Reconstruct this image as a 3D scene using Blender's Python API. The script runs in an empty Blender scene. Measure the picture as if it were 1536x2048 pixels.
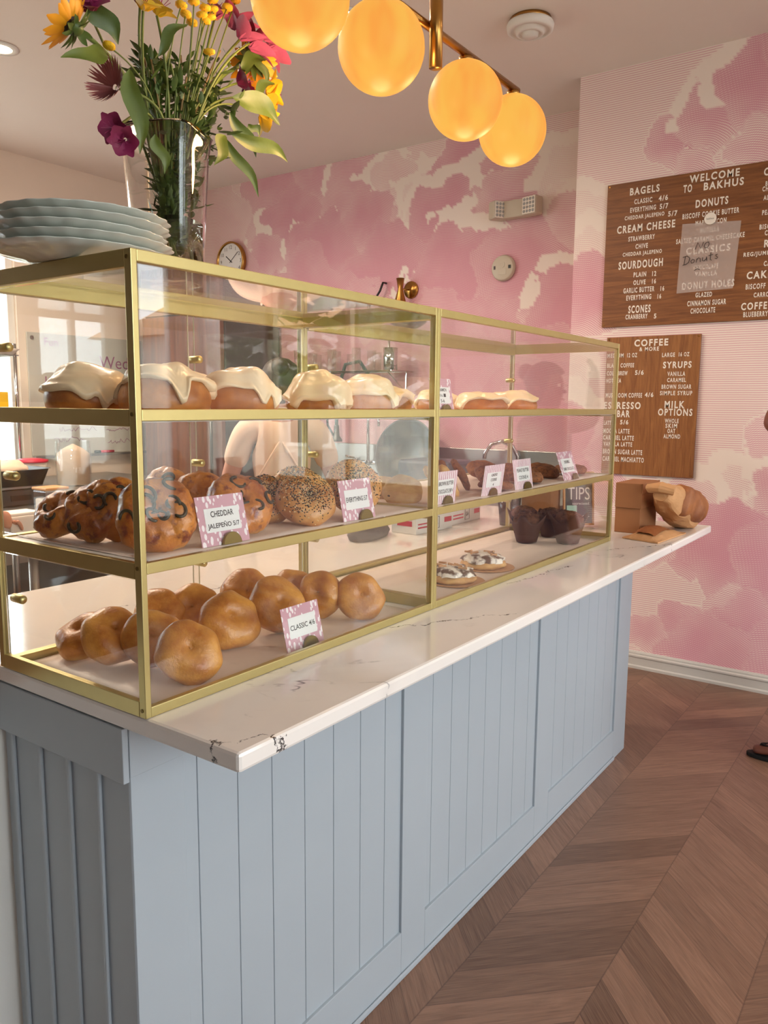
import bpy, bmesh, math, random
import numpy as np
from mathutils import Vector, Matrix, noise
sc = bpy.context.scene
COL = sc.collection
PI = math.pi
rnd = random.Random(7)

# ------------------------------------------------------------------ camera
cam_d = bpy.data.cameras.new('camera'); cam = bpy.data.objects.new('camera', cam_d); COL.objects.link(cam)
YAW, PITCH, ROLL, FPX = 0.6193, -0.1355, 0.0083, 1575.4
F = Vector((math.cos(YAW)*math.cos(PITCH), math.sin(YAW)*math.cos(PITCH), math.sin(PITCH)))
R0 = Vector((math.sin(YAW), -math.cos(YAW), 0)); U0 = R0.cross(F)
RR = math.cos(ROLL)*R0 + math.sin(ROLL)*U0; UU = -math.sin(ROLL)*R0 + math.cos(ROLL)*U0
m = Matrix((RR, UU, -F)).transposed().to_4x4(); m.translation = Vector((-0.7453, -0.9857, 1.5)); cam.matrix_world = m
cam_d.sensor_fit = 'VERTICAL'; cam_d.sensor_height = 36.0; cam_d.lens = FPX*36.0/2048.0
cam_d.clip_start = 0.02
sc.camera = cam

# ------------------------------------------------------------------ world, light, exposure
sc.view_settings.view_transform = 'Standard'; sc.view_settings.look = 'None'
sc.view_settings.exposure = 0.16; sc.view_settings.gamma = 1.0; sc.view_settings.use_curve_mapping = False
sc.cycles.use_denoising = True
sc.cycles.max_bounces = 10; sc.cycles.diffuse_bounces = 5; sc.cycles.glossy_bounces = 5
sc.cycles.transmission_bounces = 8; sc.cycles.transparent_max_bounces = 48
sc.cycles.sample_clamp_indirect = 6.0
W = bpy.data.worlds.new('sky'); sc.world = W; W.use_nodes = True
wn = W.node_tree.nodes; wl = W.node_tree.links
bgn = wn['Background']
SKY_STRENGTH = 12.2
skt = wn.new('ShaderNodeTexSky'); skt.sky_type = 'HOSEK_WILKIE'; skt.turbidity = 3.0; skt.ground_albedo = 0.4
skt.sun_direction = Vector((0.5, 0.6, 0.75)).normalized()
mxs = wn.new('ShaderNodeMix'); mxs.data_type = 'RGBA'; mxs.inputs[0].default_value = 0.62
mxs.inputs[7].default_value = (0.92, 0.97, 1.0, 1)
wl.new(skt.outputs[0], mxs.inputs[6]); wl.new(mxs.outputs[2], bgn.inputs[0])
bgn.inputs[1].default_value = SKY_STRENGTH

def light(name, kind, loc, energy, color, size=0.1, rot=None, **kw):
    d = bpy.data.lights.new(name, kind); o = bpy.data.objects.new(name, d); COL.objects.link(o)
    d.energy = energy; d.color = color; o.location = loc
    if rot: o.rotation_euler = rot
    if kind == 'AREA':
        d.shape = 'RECTANGLE'; d.size = size[0]; d.size_y = size[1]
    elif kind in ('POINT', 'SPOT'): d.shadow_soft_size = size
    for k, v in kw.items():
        if k == 'portal': d.cycles.is_portal = v
        else: setattr(d, k, v)
    return o
XW0, XR, XB, YF, YL, ZC = -1.95, 3.703, 4.15, -4.0, 4.82, 3.32      # room: behind, board wall, mural wall, front, kitchen wall, ceiling
YC = 0.859
FRONT_WIN = [(-0.95, 0.75), (0.9, 1.75), (2.75, 3.45)]
FWZ = (0.55, 2.85)
SIDE_WIN = (-3.3, -1.75, 0.9, 2.5)      # on the board wall
KIT_WIN = (-0.6, 2.60, 1.0, 2.75)       # on the kitchen wall
ADDED_TRANSOM = (-3.6, -2.2, 2.3, 3.15)       # unseen high window, added behind to brighten the board wall
light('sky_portal', 'AREA', (XW0-0.13, (ADDED_TRANSOM[0]+ADDED_TRANSOM[1])/2, (ADDED_TRANSOM[2]+ADDED_TRANSOM[3])/2), 1, (1, 1, 1), (ADDED_TRANSOM[3]-ADDED_TRANSOM[2], ADDED_TRANSOM[1]-ADDED_TRANSOM[0]), (0, -PI/2, 0), portal=True)
for a, b in FRONT_WIN:
    light('sky_portal', 'AREA', ((a+b)/2, YF-0.03, sum(FWZ)/2), 1, (1, 1, 1), (b-a, FWZ[1]-FWZ[0]), (-PI/2, 0, PI), portal=True)
light('sky_portal', 'AREA', (XR+0.13, (SIDE_WIN[0]+SIDE_WIN[1])/2, (SIDE_WIN[2]+SIDE_WIN[3])/2), 1, (1, 1, 1), (SIDE_WIN[3]-SIDE_WIN[2], SIDE_WIN[1]-SIDE_WIN[0]), (0, PI/2, 0), portal=True)
light('sky_portal', 'AREA', ((KIT_WIN[0]+KIT_WIN[1])/2, YL+0.13, (KIT_WIN[2]+KIT_WIN[3])/2), 1, (1, 1, 1), (KIT_WIN[1]-KIT_WIN[0], KIT_WIN[3]-KIT_WIN[2]), (-PI/2, 0, 0), portal=True)

# ------------------------------------------------------------------ node helper and materials
def lin(c):
    return tuple(((v/255)/12.92 if v/255 <= 0.04045 else ((v/255+0.055)/1.055)**2.4) for v in c)
class G:
    def __init__(s, name):
        s.m = bpy.data.materials.new(name); s.m.use_nodes = True
        s.n = s.m.node_tree.nodes; s.l = s.m.node_tree.links
        s.b = s.n['Principled BSDF']; s.out = s.n['Material Output']
    def put(s, inp, v):
        if isinstance(v, bpy.types.NodeSocket): s.l.new(v, inp)
        elif isinstance(v, tuple) and inp.type == 'RGBA' and len(v) == 3: inp.default_value = (*v, 1)
        else: inp.default_value = v
    def math(s, op, a, b=0.0, c=None, clamp=False):
        n = s.n.new('ShaderNodeMath'); n.operation = op; n.use_clamp = clamp
        s.put(n.inputs[0], a); s.put(n.inputs[1], b)
        if c is not None: s.put(n.inputs[2], c)
        return n.outputs[0]
    def mix(s, f, a, b):
        n = s.n.new('ShaderNodeMix'); n.data_type = 'RGBA'
        s.put(n.inputs[0], f); s.put(n.inputs[6], a); s.put(n.inputs[7], b)
        return n.outputs[2]
    def mrange(s, v, a, b, c=0.0, d=1.0, smooth=False):
        n = s.n.new('ShaderNodeMapRange'); n.clamp = True
        if smooth: n.interpolation_type = 'SMOOTHSTEP'
        for i, x in enumerate((v, a, b, c, d)): s.put(n.inputs[i], x)
        return n.outputs[0]
    def noise(s, vec, scale, detail=3.0, rough=0.5, dist=0.0):
        n = s.n.new('ShaderNodeTexNoise'); s.put(n.inputs['Vector'], vec)
        n.inputs['Scale'].default_value = scale; n.inputs['Detail'].default_value = detail
        n.inputs['Roughness'].default_value = rough; n.inputs['Distortion'].default_value = dist
        return n.outputs[0]
    def voro(s, vec, scale, feature='F1'):
        n = s.n.new('ShaderNodeTexVoronoi'); n.feature = feature; s.put(n.inputs['Vector'], vec); n.inputs['Scale'].default_value = scale
        return n.outputs[0]
    def coord(s, kind='Object'):
        return s.n.new('ShaderNodeTexCoord').outputs[kind]
    def pos(s): return s.n.new('ShaderNodeNewGeometry').outputs['Position']
    def xyz(s, v):
        n = s.n.new('ShaderNodeSeparateXYZ'); s.put(n.inputs[0], v); return n.outputs[0], n.outputs[1], n.outputs[2]
    def vec(s, x, y, z):
        n = s.n.new('ShaderNodeCombineXYZ'); s.put(n.inputs[0], x); s.put(n.inputs[1], y); s.put(n.inputs[2], z); return n.outputs[0]
    def scalev(s, v, t):
        n = s.n.new('ShaderNodeVectorMath'); n.operation = 'MULTIPLY'; s.put(n.inputs[0], v); n.inputs[1].default_value = t; return n.outputs[0]
    def bump(s, h, strength=0.3, dist=0.002):
        n = s.n.new('ShaderNodeBump'); n.inputs['Strength'].default_value = strength; n.inputs['Distance'].default_value = dist
        s.put(n.inputs['Height'], h); s.l.new(n.outputs[0], s.b.inputs['Normal'])
    def set(s, **k):
        names = dict(col='Base Color', rough='Roughness', metal='Metallic', ior='IOR', trans='Transmission Weight', coat='Coat Weight',
                     coatr='Coat Roughness', ecol='Emission Color', estr='Emission Strength', spec='Specular IOR Level', sss='Subsurface Weight', sheen='Sheen Weight', alpha='Alpha')
        for a, v in k.items(): s.put(s.b.inputs[names[a]], v)
        return s
def plain(name, c, rough=0.5, metal=0.0, var=0.0, scale=8.0, bump=0.0, bscale=60.0, coat=0.0, **k):
    g = G(name); c = lin(c); g.set(rough=rough, metal=metal, coat=coat, **k)
    o = g.coord()
    if var:
        nz = g.noise(o, scale, 4.0)
        g.set(col=g.mix(nz, tuple(v*(1-var) for v in c), tuple(min(1, v*(1+var)) for v in c)))
    else: g.set(col=c)
    if bump: g.bump(g.noise(o, bscale, 4.0), bump)
    return g.m
MAT = {}
MAT['gold'] = plain('brushed_gold', (196, 180, 122), 0.36, 0.85, 0.06, 30, 0.05, 200)
MAT['brass'] = plain('brass', (178, 132, 70), 0.28, 1.0, 0.05)
MAT['brass_dark'] = plain('aged_brass', (120, 102, 55), 0.4, 0.9, 0.08)
MAT['chrome'] = plain('chrome', (215, 215, 215), 0.12, 1.0)
MAT['steel'] = plain('stainless_steel', (176, 176, 172), 0.34, 0.9, 0.05, 6)
MAT['dark_steel'] = plain('dark_steel', (92, 92, 90), 0.35, 0.8, 0.08)
MAT['white'] = plain('white_paint', (226, 224, 218), 0.55, 0, 0.02)
MAT['cream_wall'] = plain('cream_wall_paint', (234, 220, 203), 0.8, 0, 0.02)
MAT['ceiling'] = plain('ceiling_paint', (228, 219, 211), 0.85, 0, 0.02, 3)
MAT['blue_paint'] = plain('grey_blue_paint', (168, 177, 184), 0.45, 0, 0.03, 5, 0.06, 25)
MAT['trim_paint'] = plain('grey_trim_paint', (196, 194, 188), 0.4, 0, 0.03)
MAT['black'] = plain('black_plastic', (24, 23, 22), 0.45)
MAT['rubber'] = plain('black_rubber', (14, 13, 13), 0.7, 0, 0.1)
MAT['parchment'] = plain('parchment_paper', (226, 208, 194), 0.5, 0, 0.05, 12, 0.12, 30)
MAT['card_label'] = plain('label_paper', (236, 236, 234), 0.6)
MAT['ink'] = plain('black_ink', (35, 32, 34), 0.7)
MAT['letter_white'] = plain('white_letter', (236, 228, 216), 0.5)
MAT['kraft'] = plain('kraft_paper', (196, 146, 98), 0.75, 0, 0.1, 10, 0.15, 40)
MAT['kraft_dark'] = plain('brown_card', (150, 98, 58), 0.75, 0, 0.1, 10)
MAT['stem'] = plain('green_stem', (98, 112, 44), 0.5, 0, 0.25, 20)
MAT['stem_brown'] = plain('woody_stem', (140, 112, 66), 0.6, 0, 0.2, 20)
MAT['leaf'] = plain('green_leaf', (74, 94, 38), 0.45, 0, 0.35, 18, 0.2, 60)
MAT['leaf_pale'] = plain('pale_green_leaf', (96, 112, 44), 0.45, 0, 0.35, 25, 0.2, 60)
MAT['pet_orange'] = plain('orange_petal', (250, 164, 30), 0.5, 0, 0.2, 30)
MAT['pet_yellow'] = plain('yellow_petal', (238, 200, 52), 0.5, 0, 0.15, 40)
MAT['pet_button'] = plain('button_flower_yellow', (232, 180, 24), 0.7, 0, 0.3, 300, 0.6, 500)
MAT['pet_pink'] = plain('pink_petal', (178, 86, 136), 0.5, 0, 0.3, 40)
MAT['pet_magenta'] = plain('magenta_petal', (136, 36, 82), 0.5, 0, 0.3, 40)
MAT['pet_rose'] = plain('rose_brown_petal', (150, 84, 84), 0.5, 0, 0.3, 40)
MAT['skin'] = plain('tan_skin', (196, 138, 112), 0.5, 0, 0.05)
MAT['skin_dark'] = plain('brown_skin', (112, 62, 46), 0.5, 0, 0.06)
MAT['cloth_beige'] = plain('beige_cloth', (222, 190, 166), 0.85, 0, 0.05, 8, 0.3, 12)
MAT['cloth_navy'] = plain('navy_cloth', (52, 52, 78), 0.85, 0, 0.1)
MAT['cloth_black'] = plain('black_cloth', (30, 29, 31), 0.85, 0, 0.1)
MAT['cloth_grey'] = plain('grey_cloth', (96, 90, 90), 0.9, 0, 0.12, 40, 0.4, 120)
MAT['hair'] = plain('dark_hair', (40, 27, 20), 0.5, 0, 0.2, 60)
MAT['red'] = plain('red_plastic', (206, 34, 66), 0.35)
MAT['plate'] = plain('grey_green_glaze', (196, 200, 190), 0.18, 0, 0.03, coat=0.3)
MAT['flour'] = plain('white_flour', (236, 226, 214), 0.9, 0, 0.03, 40, 0.3, 60)
MAT['butter'] = plain('yellow_butter', (240, 208, 130), 0.5, 0, 0.08)
MAT['dough'] = plain('pale_dough', (232, 204, 176), 0.6, 0, 0.08, 20, 0.3, 40)
MAT['tub'] = plain('cloudy_plastic', (220, 208, 196), 0.35, 0, 0.06, 20)
MAT['wood_pale'] = plain('pale_wood', (206, 152, 100), 0.5, 0, 0.12, 20)
MAT['choc'] = plain('dark_chocolate', (52, 32, 22), 0.45, 0, 0.2, 60)
MAT['jalapeno'] = plain('roasted_jalapeno', (52, 44, 22), 0.4, 0, 0.4, 80)
MAT['seed_black'] = plain('black_seed', (32, 26, 22), 0.6)
MAT['seed_pale'] = plain('sesame_seed', (226, 196, 142), 0.5, 0, 0.1)
MAT['marsh'] = plain('toasted_marshmallow', (246, 236, 220), 0.6, 0, 0.04)
MAT['tape'] = plain('blue_plastic', (60, 110, 190), 0.4)
MAT['ltgreen'] = plain('mint_paper', (176, 216, 198), 0.7)
MAT['greyhouse'] = plain('fixture_plastic', (196, 184, 164), 0.45)
MAT['phone'] = plain('phone_glass', (20, 20, 24), 0.15)

def pane_mat(name, tint=(0.985, 0.99, 0.985), f0=0.036, gain=1.0, gloss=(1, 1, 1)):
    g = G(name); n = g.n
    geo = n.new('ShaderNodeNewGeometry')
    dp = n.new('ShaderNodeVectorMath'); dp.operation = 'DOT_PRODUCT'
    g.l.new(geo.outputs['Normal'], dp.inputs[0]); g.l.new(geo.outputs['Incoming'], dp.inputs[1])
    c = g.math('ABSOLUTE', dp.outputs['Value']); c1 = g.math('SUBTRACT', 1.0, c, clamp=True)
    fr = g.math('ADD', g.math('MULTIPLY', g.math('POWER', c1, 5.0), (1-f0)*gain), f0*gain, clamp=True)
    tr = n.new('ShaderNodeBsdfTransparent'); tr.inputs[0].default_value = (*tint, 1)
    gl = n.new('ShaderNodeBsdfGlossy'); gl.inputs['Roughness'].default_value = 0.015; gl.inputs[0].default_value = (*gloss, 1)
    mx = n.new('ShaderNodeMixShader'); g.l.new(fr, mx.inputs[0]); g.l.new(tr.outputs[0], mx.inputs[1]); g.l.new(gl.outputs[0], mx.inputs[2])
    g.l.new(mx.outputs[0], g.out.inputs[0]); n.remove(g.b)
    return g.m
MAT['pane'] = pane_mat('clear_pane')
MAT['jar_glass'] = pane_mat('clear_jar_glass', (0.95, 0.95, 0.94), 0.05)
g = G('clear_vase_glass'); g.set(col=(0.97, 0.985, 0.975), rough=0.0, trans=1.0, ior=1.45); MAT['vase_glass'] = g.m
MAT['film'] = pane_mat('cellophane', (0.93, 0.9, 0.86), 0.08)
g = G('vase_water'); g.set(col=(0.93, 0.94, 0.86), rough=0.02, trans=1.0, ior=1.33); MAT['water'] = g.m

def emis(name, c, s, c2=None):
    g = G(name)
    if c2:
        o = g.scalev(g.coord(), (3, 3, 0.7))
        g.set(ecol=g.mix(g.mrange(g.noise(o, 5.0, 2.0), 0.35, 0.65), lin(c), lin(c2)))
    else: g.set(ecol=lin(c))
    g.set(col=(0.02, 0.01, 0.004), estr=s, rough=0.45, spec=0.08); return g.m
MAT['globe'] = emis('lit_amber_glass', (255, 168, 72), 0.84, (255, 190, 82))
MAT['bulb'] = emis('lit_lamp', (255, 225, 190), 8.0)

# bread and pastry
def bread(name, dark, mid, pale, zlo, zhi, nscale=18.0, rough=0.38, bump=0.35, red=None, coat=0.15):
    g = G(name); o = g.coord(); x, y, z = g.xyz(o)
    nz = g.noise(o, nscale, 6.0, 0.6); nz2 = g.noise(o, nscale*3.4, 4.0, 0.6)
    top = g.mix(g.mrange(nz, 0.32, 0.66), lin(dark), lin(mid))
    if red: top = g.mix(g.mrange(nz2, 0.52, 0.66), top, lin(red))
    k = g.mrange(g.math('ADD', z, g.math('MULTIPLY', g.math('SUBTRACT', nz, 0.5), 0.03)), zlo, zhi, smooth=True)
    g.set(col=g.mix(k, lin(pale), top), rough=rough, coat=coat, coatr=0.25, sss=0.0)
    g.bump(g.math('ADD', g.math('MULTIPLY', nz2, 0.5), g.noise(o, nscale*12, 3.0)), bump, 0.0015)
    return g.m
MAT['bagel'] = bread('golden_crust', (168, 92, 26), (222, 156, 68), (240, 202, 132), -0.026, -0.003, 17.0, 0.36, 0.75, None, 0.22)
MAT['bagel_jal'] = bread('cheddar_crust', (150, 66, 22), (222, 142, 46), (238, 198, 124), -0.026, 0.004, 13.0, 0.32, 1.0, (122, 44, 20), 0.3)
MAT['bagel_every'] = bread('seeded_crust', (170, 96, 34), (214, 156, 84), (232, 192, 128), -0.026, -0.004, 16.0)
MAT['roll'] = bread('roll_crust', (146, 78, 24), (206, 132, 52), (196, 116, 50), -0.1, -0.05, 14.0, 0.4, 0.3)
MAT['cookie_tan'] = bread('tan_cookie', (186, 128, 66), (222, 176, 108), (210, 160, 96), -0.03, -0.01, 22.0, 0.6, 0.6, coat=0)
MAT['cookie_brown'] = bread('brown_cookie', (112, 62, 30), (158, 98, 52), (120, 70, 36), -0.03, -0.01, 40.0, 0.65, 1.0, (84, 46, 24), coat=0)
MAT['muffin'] = bread('muffin_crumb', (74, 40, 20), (124, 76, 44), (80, 46, 26), -0.05, -0.02, 60.0, 0.75, 1.0, coat=0)
MAT['tulip'] = plain('brown_baking_paper', (84, 50, 32), 0.75, 0, 0.12, 20, 0.2, 30)
MAT['loaf'] = bread('loaf_crust', (120, 64, 30), (168, 104, 56), (190, 140, 90), -0.1, -0.05, 12.0, 0.6, 0.6, coat=0)
g = G('vanilla_icing'); o = g.coord(); g.set(col=g.mix(g.noise(o, 10, 3.0), lin((236, 208, 166)), lin((250, 230, 196))), rough=0.32, coat=0.2, sss=0.0)
g.bump(g.noise(o, 16, 3.0, 0.4, 0.6), 0.35, 0.006); MAT['icing'] = g.m
g = G('smore_topping'); o = g.coord(); g.set(col=g.mix(g.mrange(g.noise(o, 34, 4.0), 0.46, 0.58), lin((248, 240, 226)), lin((92, 58, 36))), rough=0.5)
g.bump(g.noise(o, 50, 3.0), 0.5, 0.004); MAT['smore'] = g.m

# quartz worktop
g = G('white_quartz'); p = g.pos()
wv = g.noise(p, 1.6, 5.0, 0.6, 0.4); vein = g.math('ABSOLUTE', g.math('SUBTRACT', wv, 0.5))
msk = g.mrange(g.noise(p, 2.3, 2.0), 0.56, 0.64)
brk = g.mrange(g.noise(p, 38.0, 4.0), 0.42, 0.6)
line = g.math('MULTIPLY', g.math('MULTIPLY', g.mrange(vein, 0.0, 0.004, 1.0, 0.0), msk), brk)
soft = g.math('MULTIPLY', g.mrange(vein, 0.0, 0.05, 0.12, 0.0), msk)
qx, qy, qz = g.xyz(p); wn1 = g.math('MULTIPLY', g.math('SUBTRACT', g.noise(p, 26.0, 5.0, 0.65), 0.5), 0.075)
for ax, ay, bx_, by_ in ((-0.02, -0.135, 0.115, -0.22), (0.66, -0.01, 0.93, -0.17), (1.22, -0.02, 1.55, -0.06), (1.9, -0.06, 2.15, -0.2), (0.35, 0.62, 0.9, 0.56)):
    L_ = math.hypot(bx_-ax, by_-ay); ux, uy = (bx_-ax)/L_, (by_-ay)/L_
    rx, ry = g.math('SUBTRACT', qx, ax), g.math('SUBTRACT', qy, ay)
    tt_ = g.math('ADD', g.math('MULTIPLY', rx, ux), g.math('MULTIPLY', ry, uy)); dd_ = g.math('ABSOLUTE', g.math('ADD', g.math('SUBTRACT', g.math('MULTIPLY', rx, -uy), g.math('MULTIPLY', ry, -ux)), wn1))
    on = g.math('MULTIPLY', g.mrange(tt_, -0.02, 0.0), g.mrange(tt_, L_, L_+0.02, 1.0, 0.0))
    line = g.math('MAXIMUM', line, g.math('MULTIPLY', g.math('MULTIPLY', g.mrange(dd_, 0.0008, 0.0026, 1.0, 0.0), on), g.mrange(g.noise(p, 55.0, 2.0), 0.4, 0.52)))
c = g.mix(soft, lin((236, 230, 224)), lin((150, 140, 136))); c = g.mix(line, c, lin((52, 46, 48)))
g.set(col=c, rough=0.09, coat=0.0); MAT['quartz'] = g.m

# chevron floor
g = G('chevron_oak_floor'); x, y, z = g.xyz(g.pos())
CW = 0.325
v = g.math('DIVIDE', g.math('ADD', y, 0.035), CW); col = g.math('FLOOR', v); fr = g.math('SUBTRACT', v, col)
par = g.math('FLOORED_MODULO', col, 2.0); sg = g.math('SUBTRACT', g.math('MULTIPLY', par, 2.0), 1.0)
sy = g.math('MULTIPLY', y, sg)
u = g.math('DIVIDE', g.math('ADD', x, sy), 0.15); w = g.math('SUBTRACT', x, sy)
idx = g.math('FLOOR', u); fu = g.math('SUBTRACT', u, idx)
wnz = g.n.new('ShaderNodeTexWhiteNoise'); wnz.noise_dimensions = '2D'; g.l.new(g.vec(idx, col, 0.0), wnz.inputs[0]); rv = wnz.outputs[0]
gv = g.vec(g.math('MULTIPLY', g.math('ADD', u, g.math('MULTIPLY', rv, 37.0)), 2.6), g.math('MULTIPLY', w, 1.6), g.math('MULTIPLY', rv, 19.0))
gr = g.noise(gv, 2.2, 6.0, 0.62, 1.4); gr2 = g.noise(g.vec(g.math('MULTIPLY', u, 30.0), g.math('MULTIPLY', w, 3.0), rv), 2.0, 3.0)
base = g.mix(rv, lin((92, 62, 46)), lin((146, 107, 85)))
base = g.mix(g.mrange(gr, 0.36, 0.66), g.mix(0.55, base, lin((84, 56, 42))), base)
base = g.mix(g.mrange(gr2, 0.3, 0.7, 0.0, 0.35), base, lin((178, 144, 120)))
ed = g.math('MINIMUM', g.math('MINIMUM', fu, g.math('SUBTRACT', 1.0, fu)), g.math('MULTIPLY', g.math('MINIMUM', fr, g.math('SUBTRACT', 1.0, fr)), 2.2))
base = g.mix(g.mrange(ed, 0.0, 0.018, 0.55, 0.0), base, lin((52, 34, 26)))
g.set(col=base, rough=g.mrange(gr, 0.3, 0.7, 0.42, 0.32)); g.bump(gr2, 0.08, 0.001); MAT['floor'] = g.m

# wooden letter board with a pegged grid
def board_mat(name, a, b, horiz):
    g = G(name); x, y, z = g.xyz(g.pos())
    s = (y, z) if horiz else (z, y)
    gv = g.vec(g.math('MULTIPLY', s[0], 2.0), g.math('MULTIPLY', s[1], 26.0), 0.0)
    gr = g.noise(gv, 2.0, 6.0, 0.6, 1.2)
    c = g.mix(g.mrange(gr, 0.3, 0.7), lin(a), lin(b))
    fy = g.math('ABSOLUTE', g.math('SUBTRACT', g.math('FRACT', g.math('DIVIDE', y, 0.0065)), 0.5))
    fz = g.math('ABSOLUTE', g.math('SUBTRACT', g.math('FRACT', g.math('DIVIDE', z, 0.0065)), 0.5))
    ln = g.math('MULTIPLY', g.mrange(fz if horiz else fy, 0.3, 0.46), 0.45)
    dot = g.math('MULTIPLY', g.math('MULTIPLY', g.mrange(fy, 0.3, 0.42), g.mrange(fz, 0.3, 0.42)), 0.6)
    c = g.mix(g.math('MAXIMUM', ln, dot), c, lin((70, 40, 20)))
    g.set(col=c, rough=0.45); return g.m
MAT['board_h'] = board_mat('walnut_letter_board', (108, 62, 30), (150, 96, 52), True)
MAT['board_v'] = board_mat('oak_letter_board', (126, 76, 38), (168, 112, 62), False)
g = G('reddish_wood'); x, y, z = g.xyz(g.pos()); gr = g.noise(g.vec(g.math('MULTIPLY', y, 14.0), x, g.math('MULTIPLY', z, 0.8)), 1.5, 5.0, 0.6, 1.0)
g.set(col=g.mix(g.mrange(gr, 0.3, 0.7), lin((74, 38, 22)), lin((118, 66, 38))), rough=0.3); MAT['wood_red'] = g.m
g = G('window_frame_wood'); g.set(col=lin((206, 190, 160)), rough=0.5); MAT['win_frame'] = g.m

# mural wallpaper : tone stored per point of the wall, engraving lines made here
g = G('pink_cloud_mural'); at = g.n.new('ShaderNodeAttribute'); at.attribute_name = 'mural'
sp = g.n.new('ShaderNodeSeparateColor'); g.l.new(at.outputs['Color'], sp.inputs[0]); dens, wht, ph = sp.outputs[0], sp.outputs[1], sp.outputs[2]
px_, py_, pz_ = g.xyz(g.pos())
wob = g.math('MULTIPLY', g.noise(g.pos(), 7.0, 2.0), 0.02)
ls = g.math('SINE', g.math('MULTIPLY', g.math('ADD', pz_, g.math('MULTIPLY', wob, 0.15)), 2*PI/0.0115))
lh = g.math('SINE', g.math('MULTIPLY', g.math('ADD', ph, wob), 2*PI/0.0105))
lc = g.math('SINE', g.math('MULTIPLY', g.math('ADD', g.math('ADD', py_, pz_), g.math('MULTIPLY', wob, 2.0)), 2*PI/0.0125))
hat = g.math('ADD', g.math('MULTIPLY', lh, 0.72), g.math('MULTIPLY', lc, 0.34))
incl = g.mrange(dens, 0.02, 0.06)
ink_s = g.math('MULTIPLY', g.mrange(ls, -0.2, 0.75), 0.62)
ink_h = g.math('MULTIPLY', g.mrange(g.math('ADD', hat, g.math('SUBTRACT', g.math('MULTIPLY', dens, 2.2), 1.0)), -0.75, 0.85), g.mrange(dens, 0.0, 0.9, 0.66, 0.86))
ink = g.math('ADD', g.math('MULTIPLY', ink_s, g.math('SUBTRACT', 1.0, incl)), g.math('MULTIPLY', ink_h, incl))
ink = g.math('MULTIPLY', ink, g.math('SUBTRACT', 1.0, wht))
g.set(col=g.mix(ink, lin((238, 224, 213)), lin((206, 130, 152))), rough=0.75); MAT['mural'] = g.m

# little patterned price cards
def card_mat(name, stripes):
    g = G(name); o = g.coord(); x, y, z = g.xyz(o)
    if stripes:
        f = g.math('SINE', g.math('MULTIPLY', g.math('ADD', x, g.math('MULTIPLY', g.noise(o, 60, 2.0), 0.006)), 2*PI/0.0095))
    else:
        f = g.mrange(g.voro(g.scalev(o, (1.0, 0.55, 1.0)), 118.0), 0.46, 0.3, -1.0, 1.0)
    g.set(col=g.mix(g.mrange(f, -0.15, 0.25), lin((206, 158, 170)), lin((244, 234, 236))), rough=0.55); return g.m
MAT['card_a'] = card_mat('pink_dash_card', False); MAT['card_b'] = card_mat('pink_stripe_card', True)

# ------------------------------------------------------------------ mesh helpers
def obj(name, bm, mat, parent=None, smooth=False, bevel=0.0, loc=None, sub=0):
    me = bpy.data.meshes.new(name); bm.normal_update(); bm.to_mesh(me); bm.free()
    if smooth: me.polygons.foreach_set('use_smooth', [True]*len(me.polygons))
    o = bpy.data.objects.new(name, me); COL.objects.link(o)
    for mm in (mat if isinstance(mat, (list, tuple)) else [mat]): me.materials.append(MAT[mm] if isinstance(mm, str) else mm)
    if parent: o.parent = parent
    if loc: o.location = loc
    if bevel:
        b = o.modifiers.new('bevel', 'BEVEL'); b.width = bevel; b.segments = 2; b.limit_method = 'ANGLE'
    if sub:
        b = o.modifiers.new('subsurf', 'SUBSURF'); b.levels = sub; b.render_levels = sub
    return o
def tag(o, label, cat, group=None, kind=None):
    o['label'] = label; o['category'] = cat
    if group: o['group'] = group
    if kind: o['kind'] = kind
    return o
def thing(name, label, cat, loc=(0, 0, 0), rot=(0, 0, 0), group=None):
    o = bpy.data.objects.new(name, None); COL.objects.link(o); o.location = loc; o.rotation_euler = rot; o.empty_display_size = 0.05
    return tag(o, label, cat, group)
def struct(name, bm, mat, parent=None, **k):
    o = obj(name, bm, mat, parent, **k)
    if not parent: o['kind'] = 'structure'
    return o
def dup(root, loc, rot=None, label=None, group=None):
    r = root.copy(); COL.objects.link(r); r.location = loc
    if rot is not None: r.rotation_euler = rot
    if label: r['label'] = label
    if group: r['group'] = group
    for ch in list(root.children):
        c = ch.copy(); COL.objects.link(c); c.parent = r
        for gch in ch.children:
            d = gch.copy(); COL.objects.link(d); d.parent = c
    return r
def B(): return bmesh.new()
def box(bm, x0, x1, y0, y1, z0, z1):
    vs = [bm.verts.new((x, y, z)) for z in (z0, z1) for y in (y0, y1) for x in (x0, x1)]
    for f in ((0, 2, 3, 1), (4, 5, 7, 6), (0, 1, 5, 4), (2, 6, 7, 3), (0, 4, 6, 2), (1, 3, 7, 5)): bm.faces.new([vs[i] for i in f])
    return bm
def bx(x0, x1, y0, y1, z0, z1): return box(B(), x0, x1, y0, y1, z0, z1)
def frame_of(d):
    d = d.normalized(); a = Vector((0, 0, 1)) if abs(d.z) < 0.9 else Vector((1, 0, 0))
    u = d.cross(a).normalized(); return u, d.cross(u).normalized()
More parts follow.
